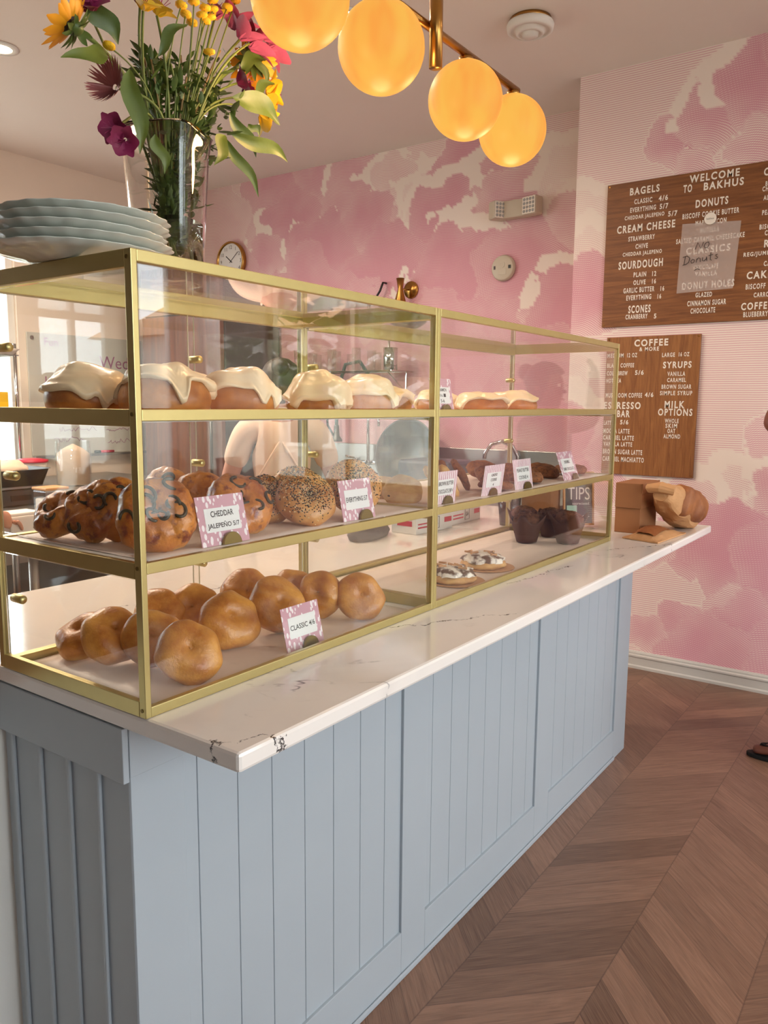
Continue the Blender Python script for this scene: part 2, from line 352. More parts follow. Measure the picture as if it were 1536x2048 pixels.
def tube(bm, pts, r, n=10, cap=True):
    pts = [Vector(p) for p in pts]; rs = r if isinstance(r, (list, tuple)) else [r]*len(pts)
    rings = []; u = None
    for i, p in enumerate(pts):
        d = (pts[min(i+1, len(pts)-1)] - pts[max(i-1, 0)])
        if u is None: u, w = frame_of(d)
        else:
            dn = d.normalized(); u = (u - dn*u.dot(dn)).normalized(); w = dn.cross(u)
        rings.append([bm.verts.new(p + (u*math.cos(2*PI*k/n) + w*math.sin(2*PI*k/n))*rs[i]) for k in range(n)])
    for a, b in zip(rings, rings[1:]):
        for k in range(n): bm.faces.new((a[k], a[(k+1) % n], b[(k+1) % n], b[k]))
    if cap:
        bm.faces.new(rings[0][::-1]); bm.faces.new(rings[-1])
    return bm
def cyl(bm, p0, p1, r, n=16): return tube(bm, [p0, p1], r, n)
def lathe(bm, prof, n=32, c=(0, 0, 0), fn=None):
    c = Vector(c); rings = []
    for r, z in prof:
        if r < 1e-6: rings.append([bm.verts.new(c + Vector((0, 0, z)))])
        else:
            rg = []
            for k in range(n):
                a = 2*PI*k/n; p = Vector((r*math.cos(a), r*math.sin(a), z))
                if fn: p = fn(p, a)
                rg.append(bm.verts.new(c + p))
            rings.append(rg)
    for a, b in zip(rings, rings[1:]):
        if len(a) == 1 and len(b) == 1: continue
        for k in range(n):
            j = (k+1) % n
            if len(a) == 1: bm.faces.new((a[0], b[j], b[k]))
            elif len(b) == 1: bm.faces.new((a[k], a[j], b[0]))
            else: bm.faces.new((a[k], a[j], b[j], b[k]))
    bmesh.ops.recalc_face_normals(bm, faces=bm.faces)
    return bm
def ball(bm, c, rx, ry=None, rz=None, nu=20, nv=12):
    ry = ry or rx; rz = rz or rx; c = Vector(c)
    prof = [(math.sin(PI*i/nv), -math.cos(PI*i/nv)) for i in range(nv+1)]
    tmp = B(); lathe(tmp, [(max(a, 0) if 0 < i < nv else 0, b) for i, (a, b) in enumerate(prof)], nu)
    vm = {}
    for v_ in tmp.verts: vm[v_] = bm.verts.new(c + Vector((v_.co.x*rx, v_.co.y*ry, v_.co.z*rz)))
    for f in tmp.faces: bm.faces.new([vm[v_] for v_ in f.verts])
    tmp.free(); return bm
def prism(bm, pts, z0, z1):
    a = [bm.verts.new((p[0], p[1], z0)) for p in pts]; b = [bm.verts.new((p[0], p[1], z1)) for p in pts]
    bm.faces.new(a[::-1]); bm.faces.new(b)
    for i in range(len(pts)):
        j = (i+1) % len(pts); bm.faces.new((a[i], a[j], b[j], b[i]))
    return bm
def xform(bm, mtx): bmesh.ops.transform(bm, matrix=mtx, verts=bm.verts); return bm
def jitter(bm, amp, scale, seed=0):
    for v_ in bm.verts:
        p = v_.co*scale + Vector((seed*3.7, seed*1.3, -seed*2.1)); v_.co += noise.noise_vector(p)*amp
    return bm
def look_normal(az, tilt, spin=0.0):
    return Matrix.Rotation(math.radians(az), 4, 'Z') @ Matrix.Rotation(math.radians(tilt), 4, 'Y') @ Matrix.Rotation(math.radians(spin), 4, 'Z')
def text_into(bm, s, mtx, width=None, height=None, bold=0.0, depth=0.0, spacing=1.0):
    cu = bpy.data.curves.new('txt', 'FONT'); cu.body = s; cu.size = 1.0; cu.offset = bold; cu.extrude = 0.0; cu.space_character = spacing; cu.resolution_u = 3
    ob = bpy.data.objects.new('txt', cu); me = bpy.data.meshes.new_from_object(ob)
    n0 = len(bm.verts); tmp = B(); tmp.from_mesh(me)
    xs = [v_.co.x for v_ in tmp.verts]; ys = [v_.co.y for v_ in tmp.verts]
    if xs:
        x0, x1, y0, y1 = min(xs), max(xs), min(ys), max(ys)
        sy_ = height/(y1-y0) if height else width/(x1-x0); sx_ = width/(x1-x0) if width else sy_
        mp = {}
        for v_ in tmp.verts: mp[v_] = bm.verts.new(mtx @ Vector(((v_.co.x-(x0+x1)/2)*sx_, (v_.co.y-(y0+y1)/2)*sy_, depth)))
        for f in tmp.faces:
            try: bm.faces.new([mp[v_] for v_ in f.verts])
            except ValueError: pass
    tmp.free(); bpy.data.objects.remove(ob); bpy.data.curves.remove(cu); bpy.data.meshes.remove(me)

# ------------------------------------------------------------------ room shell
T = 0.12
struct('floor', bx(XW0-T, XB+T, YF-T, YL+T, -0.1, 0.0), 'floor')
struct('ceiling', bx(XW0-T, XB+T, YF-T, YL+T, ZC, ZC+0.1), 'ceiling')
def wall_with_holes(fixed, a0, a1, holes, along_x, mat, name):
    bm = B(); a = a0
    def put(p, q, z0, z1):
        if q-p < 1e-4 or z1-z0 < 1e-4: return
        if along_x: box(bm, p, q, fixed[0], fixed[1], z0, z1)
        else: box(bm, fixed[0], fixed[1], p, q, z0, z1)
    for h0, h1, z0, z1 in sorted(holes):
        put(a, h0, 0, ZC); put(h0, h1, 0, z0); put(h0, h1, z1, ZC); a = h1
    put(a, a1, 0, ZC)
    return struct(name, bm, mat)
wall_with_holes((YF-T, YF), XW0, XR, [(a, b, *FWZ) for a, b in FRONT_WIN], True, 'cream_wall', 'wall_front')
wall_with_holes((XW0-T, XW0), YF, YL, [ADDED_TRANSOM], False, plain('dark_brown_panel', (54, 35, 24), 0.5, 0, 0.1, 3), 'wall_behind')
wall_with_holes((YL, YL+T), XW0, XB, [KIT_WIN], True, 'cream_wall', 'wall_kitchen')
WN = [0]
def window(h, fixed, along_x, nx=2, nz=2, mat='win_frame'):
    WN[0] += 1; a0, a1, z0, z1 = h; bm = B(); t = 0.055
    def put(p, q, c, d):
        if along_x: box(bm, p, q, fixed-0.03, fixed+0.03, c, d)
        else: box(bm, fixed-0.03, fixed+0.03, p, q, c, d)
    put(a0, a0+t, z0, z1); put(a1-t, a1, z0, z1); put(a0, a1, z0, z0+t); put(a0, a1, z1-t, z1)
    for i in range(1, nx): x = a0+(a1-a0)*i/nx; put(x-0.02, x+0.02, z0+t, z1-t)
    for i in range(1, nz): z = z0+(z1-z0)*i/nz; put(a0+t, a1-t, z-0.015, z+0.015)
    o = struct('window_%d' % WN[0], bm, mat, bevel=0.004)
    gb = B(); e = 0.004
    if along_x: box(gb, a0+t, a1-t, fixed-e, fixed+e, z0+t, z1-t)
    else: box(gb, fixed-e, fixed+e, a0+t, a1-t, z0+t, z1-t)
    obj('glass', gb, 'pane', o)
for a, b in FRONT_WIN: window((a, b, *FWZ), YF-0.06, True, 2, 1, 'white')
window(SIDE_WIN, XR+0.06, False, 2, 1)
window(KIT_WIN, YL+0.06, True, 4, 1, 'white')
window(ADDED_TRANSOM, XW0-0.06, False, 2, 1, 'white')

# mural : drawing of the clouds (tone, white rim, engraving phase) on a fine grid of wall points
def mural_values(Y, Z, puffs, seed):
    n = len(Y); dens = np.zeros(n); wht = np.zeros(n); ph = np.zeros(n)
    nz = np.array([noise.fractal(Vector((y*1.7+seed, z*1.7, seed*2.0)), 1.0, 2.0, 5) for y, z in zip(Y, Z)])
    nf = np.array([noise.fractal(Vector((y*6.0-seed, z*6.0, seed)), 1.0, 2.0, 4) for y, z in zip(Y, Z)])
    for cy, cz, r, d, wh in puffs:
        dist = np.sqrt((Y-cy)**2 + (Z-cz)**2)
        lob = 0.10*r*np.cos(np.arctan2(Z-cz, Y-cy)*5 + cy*7) + 0.2*r*nz + 0.14*r*nf
        sd = dist - r - lob
        ins = sd < 0
        rim = (sd > -0.02) & (sd < 0.055 + 0.05*nz) & (nf + nz*0.6 > 0.12 - wh) & (Z - cz > -0.35*r) if wh > -0.5 else np.zeros(n, bool)
        fade = np.clip(0.80 + 0.3*np.clip(-sd/(r+1e-6), 0, 1) - 0.22*np.clip((cz - Z)/r, 0, 1), 0.15, 1.0)*d
        dens = np.where(ins, np.maximum(fade, 0.12), dens); ph = np.where(ins, np.sqrt((Y-cy-0.5*r)**2 + (Z-cz+1.6*r)**2), ph)
        wht = np.where(ins, np.clip(0.0 - 0*sd, 0, 1), wht); wht = np.where(rim, 1.0, wht)
    return np.clip(dens + 0.07*nf*(dens > 0.1), 0, 1), wht, ph
def mural_wall(name, X, y0, y1, z0, z1, puffs, extra, seed, step=0.014):
    ny = int((y1-y0)/step); nzn = int((z1-z0)/step)
    ys = np.linspace(y0, y1, ny+1); zs = np.linspace(z0, z1, nzn+1)
    YY, ZZ = np.meshgrid(ys, zs); Yf, Zf = YY.ravel(), ZZ.ravel(); ng = len(Yf)
    verts = np.column_stack((np.full(ng, X), Yf, Zf))
    i = np.arange(ng).reshape(nzn+1, ny+1)
    faces = np.stack((i[:-1, :-1], i[1:, :-1], i[1:, 1:], i[:-1, 1:]), -1).reshape(-1, 4)
    vl = verts.tolist(); fl = faces.tolist()
    for x0, x1, a, b, c, d in extra:
        k = len(vl); vl += [(x, y, z) for z in (c, d) for y in (a, b) for x in (x0, x1)]
        fl += [[k+q for q in f] for f in ((0, 2, 3, 1), (4, 5, 7, 6), (0, 1, 5, 4), (2, 6, 7, 3), (0, 4, 6, 2), (1, 3, 7, 5))]
    me = bpy.data.meshes.new(name); me.from_pydata(vl, [], fl); me.materials.append(MAT['mural'])
    d, w, p = mural_values(Yf, Zf, puffs, seed)
    arr = np.zeros((len(vl), 4), np.float32); arr[:, 3] = 1; arr[:ng, 0] = d; arr[:ng, 1] = w; arr[:ng, 2] = p
    at = me.attributes.new('mural', 'FLOAT_COLOR', 'POINT'); at.data.foreach_set('color', arr.ravel())
    o = bpy.data.objects.new(name, me); COL.objects.link(o); o['kind'] = 'structure'; return o
PUFFS_BACK = [(3.95, 2.85, 0.30, 0.55, -1), (3.55, 3.25, 0.42, 0.85, -1), (4.25, 3.0, 0.35, 0.5, -1), (3.2, 3.2, 0.25, 0.8, 0.0), (2.75, 3.0, 0.42, 0.75, 0.35), (2.45, 3.12, 0.22, 0.4, 0.5),
    (2.7, 2.82, 0.3, 0.9, 0.2), (3.42, 2.92, 0.34, 0.95, 0.1), (3.72, 2.68, 0.22, 0.8, 0.3), (3.12, 2.62, 0.4, 1.0, 0.15), (2.2, 2.92, 0.2, 0.2, 0.6), (1.83, 3.05, 0.3, 0.9, -1), (1.55, 2.95, 0.24, 0.8, 0.0),
    (2.05, 2.72, 0.33, 0.95, 0.5), (1.62, 2.6, 0.3, 0.85, 0.3), (1.4, 2.75, 0.34, 0.7, -1), (1.1, 2.95, 0.2, 0.05, 0.9), (1.05, 2.6, 0.25, 0.6, 0.2),
    (2.5, 2.35, 0.5, 1.0, -1), (3.3, 2.25, 0.5, 0.95, -1), (1.9, 2.3, 0.42, 1.0, 0.1), (1.4, 2.35, 0.35, 0.9, -1), (4.1, 2.3, 0.45, 0.8, -1), (1.05, 2.1, 0.3, 1.0, 0.2), (3.0, 1.7, 0.7, 0.9, -1), (1.9, 1.65, 0.6, 0.95, -1), (1.1, 1.5, 0.5, 0.9, -1), (4.0, 1.6, 0.6, 0.8, -1)]
mural_wall('wall_back', XB, YC-0.02, YL, 0, ZC, PUFFS_BACK, [(XB+0.001, XB+T, YC-0.02, YL, 0, ZC)], 1.3)
PUFFS_RIGHT = [(0.32, 2.9, 0.16, 0.75, -1), (0.12, 3.0, 0.19, 0.8, 0.3), (-0.12, 3.1, 0.24, 0.9, 0.3), (-0.4, 3.2, 0.3, 0.9, -1), (-0.1, 2.78, 0.16, 0.6, -1), (0.22, 2.74, 0.1, 0.55, -1), (-0.45, 2.85, 0.25, 0.8, 0.2),
    (0.8, 2.55, 0.17, 0.06, 0.9), (0.76, 2.4, 0.13, 0.2, 0.9), (0.74, 2.12, 0.24, 0.9, -1), (0.86, 1.7, 0.12, 0.15, 0.6), (0.8, 1.2, 0.3, 0.8, 0.2),
    (-0.34, 1.3, 0.24, 0.6, 0.0), (-0.1, 1.02, 0.19, 0.3, 0.9), (-0.36, 1.06, 0.2, 0.75, 0.3), (0.12, 0.98, 0.16, 0.45, 0.6), (0.1, 0.78, 0.24, 0.95, -1), (-0.12, 0.72, 0.28, 1.0, -1), (0.34, 0.72, 0.14, 0.7, -1),
    (-0.4, 0.66, 0.3, 0.95, -1), (-0.12, 0.4, 0.16, 0.6, -1), (-0.2, 0.3, 0.22, 0.85, -1), (0.16, 0.28, 0.16, 0.8, -1), (0.33, 0.22, 0.12, 0.7, -1), (0.0, 0.12, 0.26, 0.9, -1), (-0.5, 0.15, 0.3, 0.9, -1), (-0.9, 2.2, 0.5, 0.8, 0.3), (-1.2, 1.2, 0.5, 0.9, 0.2)]
s0, s1, s2, s3 = SIDE_WIN
mural_wall('wall_right', XR, s1, YC, 0, ZC, PUFFS_RIGHT, [(XR+0.001, XR+T, s1, YC, 0, ZC), (XR, XR+T, YF, s0, 0, ZC), (XR, XR+T, s0, s1, 0, s2), (XR, XR+T, s0, s1, s3, ZC), (XR+T, XB+T, YC-T, YC, 0, ZC), (XR+0.001, XR+T+0.001, YC-T, YC, 0, ZC)], 4.1)
def baseboard(name, pts_profile, along, x0, x1):
    bm = B(); a = [bm.verts.new(along(x0, *p)) for p in pts_profile]; b = [bm.verts.new(along(x1, *p)) for p in pts_profile]
    bm.faces.new(a); bm.faces.new(b[::-1])
    for i in range(len(a)): j = (i+1) % len(a); bm.faces.new((a[j], a[i], b[i], b[j]))
    bmesh.ops.recalc_face_normals(bm, faces=bm.faces)
    return struct(name, bm, 'trim_paint')
BP = [(0, 0), (0.024, 0), (0.024, 0.014), (0.015, 0.02), (0.015, 0.062), (0.02, 0.068), (0.02, 0.076), (0.011, 0.082), (0.011, 0.09), (0.006, 0.1), (0, 0.1)]
baseboard('baseboard_right', BP, lambda t, d, z: (XR-0.0005-d, t, z), YF, YC)
baseboard('baseboard_front', BP, lambda t, d, z: (t, YF+0.0005+d, z), XW0, XR-0.03)

# beyond the windows
struct('ground', bx(-30, 34, -34, 40, -0.5, -0.3), plain('pale_paving', (186, 184, 176), 0.9, 0, 0.08, 0.8))
def tree(x, y, h, label):
    t = thing('street_tree', label, 'tree', (x, y, -0.3), group='trees outside the windows')
    obj('trunk', tube(B(), [(0, 0, 0), (0.1, 0, h*0.3), (0.05, 0.1, h*0.6)], [0.16, 0.12, 0.06], 8), 'stem_brown', t, True)
    bm = B(); r_ = random.Random(int(x*10+y))
    for k in range(420):
        a = r_.uniform(0, 2*PI); e = r_.uniform(-1, 1); rr = r_.uniform(0.55, 1.0)
        c = Vector((math.cos(a)*math.sqrt(1-e*e)*h*0.3*rr, math.sin(a)*math.sqrt(1-e*e)*h*0.3*rr, h*0.66 + e*h*0.32*rr))
        n1 = Vector((r_.uniform(-1, 1), r_.uniform(-1, 1), r_.uniform(-1, 1))).normalized(); u_, w_ = frame_of(n1); s_ = h*0.045
        bm.faces.new([bm.verts.new(c + u_*s_*p + w_*s_*q) for p, q in ((-1, 0), (0, -0.6), (1, 0), (0, 0.6))])
    obj('crown', bm, 'leaf_pale', t)
nb = thing('added_building', 'pale rendered building with tiled roof added outside the side window to dim its reflection', 'building', (12.0, -7.0, -0.3))  # building added to cut the bright sky mirrored from the side window
obj('wall', bx(0, 5, -9, 6, 0, 3.4), plain('pale_render', (206, 200, 190), 0.9, 0, 0.04), nb)
bm = B(); prism(bm, [(-0.4, 0), (5.4, 0), (2.5, 1.5)], -9.4, 6.4); obj('roof', xform(bm, Matrix.Translation((0, 0, 3.4)) @ Matrix.Rotation(PI/2, 4, 'X') @ Matrix.Scale(-1, 4, (0, 0, 1))), 'wood_pale', nb)
for q in (-6.5, -3.0, 0.5, 3.5):
    w_ = obj('window', bx(-0.06, 0.02, q-0.6, q+0.6, 0.9, 2.4), 'white', nb); obj('pane', bx(-0.07, -0.0601, q-0.52, q+0.52, 0.98, 2.32), 'phone', w_)
nb2 = thing('dimming_wall', 'pale wall added outside the kitchen window to dim it', 'wall', (0.0, 8.6, -0.3)); obj('wall', bx(-3, 9, 0, 0.25, 0, 2.6), plain('pale_block', (196, 200, 186), 0.9, 0, 0.06), nb2)  # wall added to tone down the overbright kitchen window
tree(2.3, 7.4, 3.8, 'leafy tree outside the kitchen window')
tree(8.2, -4.3, 4.4, 'leafy tree outside the side window beyond the menu wall')
tree(9.0, -7.4, 5.0, 'taller leafy tree further off outside the side window')

# ------------------------------------------------------------------ counter
ZT = 1.007; TT = 0.031
cb = thing('service_counter', 'grey blue panelled shop counter under the white marbled worktop', 'counter', (0, 0, 0))
core = bx(0.03, 2.57, 0.0795, 0.45, 0.0, ZT-TT-0.002); obj('core', core, 'blue_paint', cb)
FY = 0.0685
def boards(bm, edges, y0, y1, z0, z1, gap=0.0016):
    for a, b in zip(edges, edges[1:]): box(bm, a+gap/2, b-gap/2, y0, y1, z0, z1)
bm = B()
boards(bm, [0.13, 0.165, 0.265, 0.36, 0.46, 0.558, 0.658, 0.758, 0.83], FY+0.008, FY+0.02, 0.128, ZT-TT-0.003)
boards(bm, [0.94, 0.978, 1.078, 1.177, 1.277, 1.377, 1.477, 1.577, 1.645], FY+0.008, FY+0.02, 0.128, ZT-TT-0.003)
boards(bm, [1.755, 1.80, 1.9, 2.0, 2.1, 2.2, 2.3, 2.4, 2.435], FY+0.008, FY+0.02, 0.128, ZT-TT-0.003)
obj('beadboard', bm, 'blue_paint', cb, bevel=0.0016)
bm = B(); zt = ZT-TT-0.003
for a, b in ((0.0165, 0.1295), (0.828, 0.942), (1.642, 1.757), (2.432, 2.58)): box(bm, a, b, FY, FY+0.02, 0.0, zt)
for a, b in ((0.1297, 0.8278), (0.9422, 1.6418), (1.7572, 2.4318)): box(bm, a, b, FY, FY+0.02, 0.0, 0.131)
obj('face_frame', bm, 'blue_paint', cb, bevel=0.0015)
obj('shoe_moulding', bx(0.017, 2.44, FY-0.007, FY-0.0002, 0.0, 0.016), 'blue_paint', cb, bevel=0.003)
bm = B()
box(bm, 0.0155, 0.029, 0.0695, 0.455, 0.0, zt)
for a in (0.15, 0.238, 0.328, 0.42): box(bm, 0.008, 0.0154, a-0.005, a+0.005, 0.0, 0.877)
obj('end_panel', bm, 'blue_paint', cb, bevel=0.003)
obj('end_panel', bx(2.571, 2.58, 0.09, 0.455, 0.0, zt), 'blue_paint', cb)
bm = B(); box(bm, 0.0015, 0.0135, 0.066, 0.455, 0.878, zt); box(bm, 0.0136, 2.575, FY-0.0045, FY-0.0004, 0.885, zt)
obj('apron', bm, 'blue_paint', cb, bevel=0.0015)
bk = thing('base_cabinet', 'white base cabinet on the kitchen side under the worktop', 'cabinet', (0, 0, 0))
obj('carcass', bx(0.32, 2.56, 0.46, 0.90, 0.0, ZT-TT-0.003), 'white', bk)
for k in range(4):
    d = obj('door', bx(0.33+k*0.56, 0.33+k*0.56+0.545, 0.901, 0.918, 0.1, 0.95), 'white', bk, bevel=0.003)
    obj('handle', cyl(B(), (0.38+k*0.56, 0.93, 0.7), (0.38+k*0.56, 0.93, 0.85), 0.006, 8), 'steel', d)
wt = obj('worktop', bx(0.0, 2.727, -0.205, 0.952, ZT-TT, ZT), 'quartz', bevel=0.006)
tag(wt, 'white marbled quartz worktop with grey veins on the blue counter', 'worktop')
gt = thing('swing_gate', 'white half height gate beside the near end of the counter', 'gate', (-0.45, 0.475, 0))
obj('panel', bx(-0.45, 0.475, -0.016, 0.008, 0.03, 0.95), 'white', gt, bevel=0.003)
obj('hinge', cyl(B(), (-0.46, 0, 0.2), (-0.46, 0, 0.3), 0.01, 8), 'steel', gt); obj('hinge', cyl(B(), (-0.46, 0, 0.7), (-0.46, 0, 0.8), 0.01, 8), 'steel', gt)
obj('post', bx(-0.53, -0.471, -0.03, 0.03, 0.0, 0.98), 'white', gt, bevel=0.004)

# ------------------------------------------------------------------ pastry cases
CH, CD = 0.715, 0.428
BARZ = (0.0, 0.2297, 0.4645, CH-0.018)        # undersides of the four levels of bars
SH1, SH2 = 1.252, 1.4775                      # shelf tops
MAT['glass_edge'] = plain('glass_edge', (214, 212, 190), 0.2, 0, 0, spec=0.6)
def pastry_case(x0, L, label, knobs):
    t = thing('pastry_case', label, 'display case', (x0, 0, ZT+0.0005)); bm = B(); P1, P2 = 0.011, 0.016
    for px in (0, L-P1):
        box(bm, px, px+P1, 0, P2, 0, CH); box(bm, px, px+P1, CD-P2, CD, 0, CH)
    for z in BARZ:
        h = 0.018 if z else 0.017
        box(bm, P1, L-P1, 0, 0.012, z, z+h)
        hb = 0.016
        if z in (BARZ[0],): box(bm, P1, L-P1, CD-0.02, CD, z, z+hb)
        elif z == BARZ[3]: box(bm, P1, L-P1, CD-0.022, CD, CH-0.03, CH)
        else: box(bm, P1, L-P1, CD-0.02, CD, z+0.004, z+0.018)
        for px in (0, L-P1):
            zz = z if z == 0 else z-0.008
            box(bm, px, px+P1, P2, CD-P2, zz, zz+0.026)
    obj('frame', bm, 'gold', t, bevel=0.0012)
    sc_ = 0
    for z in (0.012, 0.24, 0.475, CH-0.012):
        obj('screw', cyl(B(), (-0.0012, 0.009, z), (0.001, 0.009, z), 0.0032, 10), 'brass_dark', t)
    tiers = ((0.018, 0.229), (0.249, 0.464), (0.484, CH-0.02))
    for a, b in tiers:
        obj('front_glass', bx(P1, L-P1, 0.004, 0.008, a, b), 'pane', t)
        for px in (0.004, L-0.008): obj('end_glass', bx(px, px+0.004, P2, CD-P2, a+0.008, b-0.01), 'pane', t)
    obj('top_glass', bx(P1, L-P1, 0.012, CD-0.022, CH-0.008, CH-0.003), 'pane', t)
    obj('shelf', bx(P1+0.0005, L-P1-0.0005, 0.0125, CD-0.021, SH1-0.008-ZT, SH1-ZT), 'white', t)
    obj('shelf', bx(P1+0.0005, L-P1-0.0005, 0.0125, CD-0.021, SH2-0.008-ZT, SH2-ZT), 'white', t)
    mid = L*0.55
    for i, (a, b) in enumerate(tiers):
        for k, (d0, d1, yy) in enumerate(((P1+0.004, mid+0.012, CD-0.012), (mid-0.012, L-P1-0.004, CD-0.019))):
            dr = obj('sliding_door', bx(d0, d1, yy, yy+0.003, a-0.002, b+0.002), 'pane', t)
            e = B()
            for q in (d0-0.0004, d1-0.0008): box(e, q, q+0.0012, yy, yy+0.003, a, b)
            obj('door_edge', e, 'glass_edge', dr)
            kx = d0+0.022 if knobs[k] == 'l' else d1-0.022
            obj('door_knob', tube(B(), [(kx, yy-0.016, (a+b)/2), (kx, yy-0.013, (a+b)/2), (kx, yy-0.0005, (a+b)/2), (kx, yy+0.0035, (a+b)/2), (kx, yy+0.018, (a+b)/2), (kx, yy+0.02, (a+b)/2)], [0.006, 0.0085, 0.0085, 0.0085, 0.0085, 0.006], 12), 'gold', dr, True)
    return t
pastry_case(0.0, 0.849, 'gold framed three tier glass pastry case at the near end, under the flower vase', 'll')
pastry_case(0.850, 1.235, 'longer gold framed glass pastry case further along the worktop, holding muffins', 'lr')
def sheet(x0, x1, y0, y1, z, label, name='parchment_sheet'):
    bm = B(); nx, ny = 24, 10; g_ = []
    for j in range(ny+1):
        g_.append([bm.verts.new((x0+(x1-x0)*i/nx, y0+(y1-y0)*j/ny, z+0.0016+0.0012*noise.noise(Vector((x0*3+i*0.5, j*0.7, z*9))))) for i in range(nx+1)])
    for j in range(ny):
        for i in range(nx): bm.faces.new((g_[j][i], g_[j][i+1], g_[j+1][i+1], g_[j+1][i]))
    o = obj(name, bm, 'parchment', None, True); md = o.modifiers.new('solid', 'SOLIDIFY'); md.thickness = 0.0004; md.offset = 1
    return tag(o, label, 'baking paper', 'parchment sheets lining the case tiers')
sheet(0.045, 0.80, 0.016, 0.40, ZT+0.0015, 'parchment sheet under the plain classic bagels on the lowest tier')
sheet(0.03, 0.83, 0.018, 0.40, SH1, 'parchment sheet under the cheddar jalapeno and everything bagels')
sheet(0.03, 0.83, 0.018, 0.40, SH2, 'parchment sheet under the big iced cinnamon rolls in the near case')
sheet(0.87, 2.06, 0.018, 0.40, SH1, 'parchment sheet under the row of cookies on the middle tier')
sheet(0.87, 2.06, 0.018, 0.40, SH2, 'parchment sheet under the iced rolls in the far case')
sheet(0.87, 2.06, 0.016, 0.40, ZT+0.0015, 'parchment sheet under the muffins and topped cookies')
ZB1, ZB2, ZB3 = ZT+0.0045, SH1+0.003, SH2+0.003

# ------------------------------------------------------------------ bagels
def torus_pt(R, a, h, u, v):
    M = R-a; return Vector(((M+a*math.cos(v))*math.cos(u), (M+a*math.cos(v))*math.sin(u), h*math.sin(v)))
def bagel_bm(R, h, seed, lump=0.004, rough=0.0, nu=60, nv=30):
    a = R*0.545; bm = B(); rings = []
    for i in range(nu):
        u = 2*PI*i/nu; rg = []
        for j in range(nv):
            v_ = 2*PI*j/nv; p = torus_pt(R, a, h, u, v_)
            d = noise.noise_vector(p*22 + Vector((seed*3.1, seed, 0)))*lump
            if rough and p.z > -0.012: d += noise.noise_vector(p*75 + Vector((seed, 0, seed)))*rough
            if p.z < -h*0.72: p.z = -h*0.72 + (p.z + h*0.72)*0.3
            rg.append(bm.verts.new(p + d))
        rings.append(rg)
    for i in range(nu):
        for j in range(nv):
            bm.faces.new((rings[i][j], rings[(i+1) % nu][j], rings[(i+1) % nu][(j+1) % nv], rings[i][(j+1) % nv]))
    return bm
def pose(o, c, az, tilt, spin=0): o.matrix_world = Matrix.Translation(Vector(c)) @ look_normal(az, tilt, spin)
GB = 'plain classic bagels on the lowest tier'
CLASSIC = [  # centre, azimuth of the face, tilt, radius, label
    ((0.155, 0.078, ZB1+0.051), 236, 58, 0.058, 'plain golden bagel standing right behind the near corner post, frontmost of the lowest tier'),
    ((0.338, 0.168, ZB1+0.053), 250, 52, 0.062, 'plain golden bagel leaning with pale lower rim, second along from the corner post'),
    ((0.165, 0.195, ZB1+0.054), 235, 60, 0.056, 'plain bagel squeezed directly behind the frontmost golden bagel'),
    ((0.135, 0.272, ZB1+0.052), 250, 38, 0.060, 'plain bagel left of the corner post, leaning on its neighbour'),
    ((0.118, 0.345, ZB1+0.040), 180, 30, 0.052, 'plain bagel at the far left end of the lowest tier heap'),
    ((0.345, 0.285, ZB1+0.056), 215, 55, 0.056, 'plain bagel peeking up behind the second front golden bagel'),
    ((0.285, 0.325, ZB1+0.050), 215, 55, 0.054, 'reddish plain bagel mostly hidden at the back of the heap'),
    ((0.515, 0.300, ZB1+0.056), 225, 55, 0.058, 'plain bagel highest at the back, middle of the lowest tier'),
    ((0.475, 0.170, ZB1+0.056), 238, 56, 0.062, 'plain bagel behind the CLASSIC card'),
    ((0.610, 0.240, ZB1+0.052), 230, 55, 0.052, 'plain bagel hidden behind two others near the far end of the heap'),
    ((0.618, 0.165, ZB1+0.053), 200, 78, 0.054, 'plain bagel standing on edge, second from the far end of the lowest tier'),
    ((0.660, 0.082, ZB1+0.050), 236, 60, 0.056, 'shiny brown plain bagel at the far end of the lowest tier, by itself in front')]
for i, (c, az, t_, R, lab) in enumerate(CLASSIC):
    o = obj('bagel', bagel_bm(R, 0.027, i+1, 0.0085), 'bagel', None, True); pose(o, c, az, t_, i*50); tag(o, lab, 'bagel', GB)
def on_bagel(R, h, u, v_):
    a = R*0.545; p = torus_pt(R, a, h, u, v_); n = Vector((math.cos(v_)*math.cos(u)/a, math.cos(v_)*math.sin(u)/a, math.sin(v_)/h)).normalized(); return p, n
def jal_bagel(c, az, tilt, R, seed, lab, nr=6):
    r_ = random.Random(seed); h = 0.028
    o = obj('cheddar_jalapeno_bagel', bagel_bm(R, h, seed+20, 0.008, 0.0045), 'bagel_jal', None, True); pose(o, c, az, tilt, seed*40)
    tag(o, lab, 'bagel', 'cheddar jalapeno bagels on the middle tier')
    for k in range(nr):
        u = 2*PI*(k+r_.uniform(-0.25, 0.25))/nr; v_ = r_.uniform(0.9, 2.3); p, n = on_bagel(R, h, u, v_); e1, e2 = frame_of(n)
        rr = r_.uniform(0.010, 0.0155); a0 = r_.uniform(0, 2*PI); arc = r_.uniform(3.4, 5.2); pts = []
        for q in range(13):
            a = a0+arc*q/12; off = e1*math.cos(a)*rr + e2*math.sin(a)*rr*0.8
            pts.append(p + off + n*(0.0028 - (off.length**2)*8.0))
        obj('jalapeno_ring', tube(B(), pts, [0.0016]+[0.003]*11+[0.0016], 7), 'jalapeno', o, True)
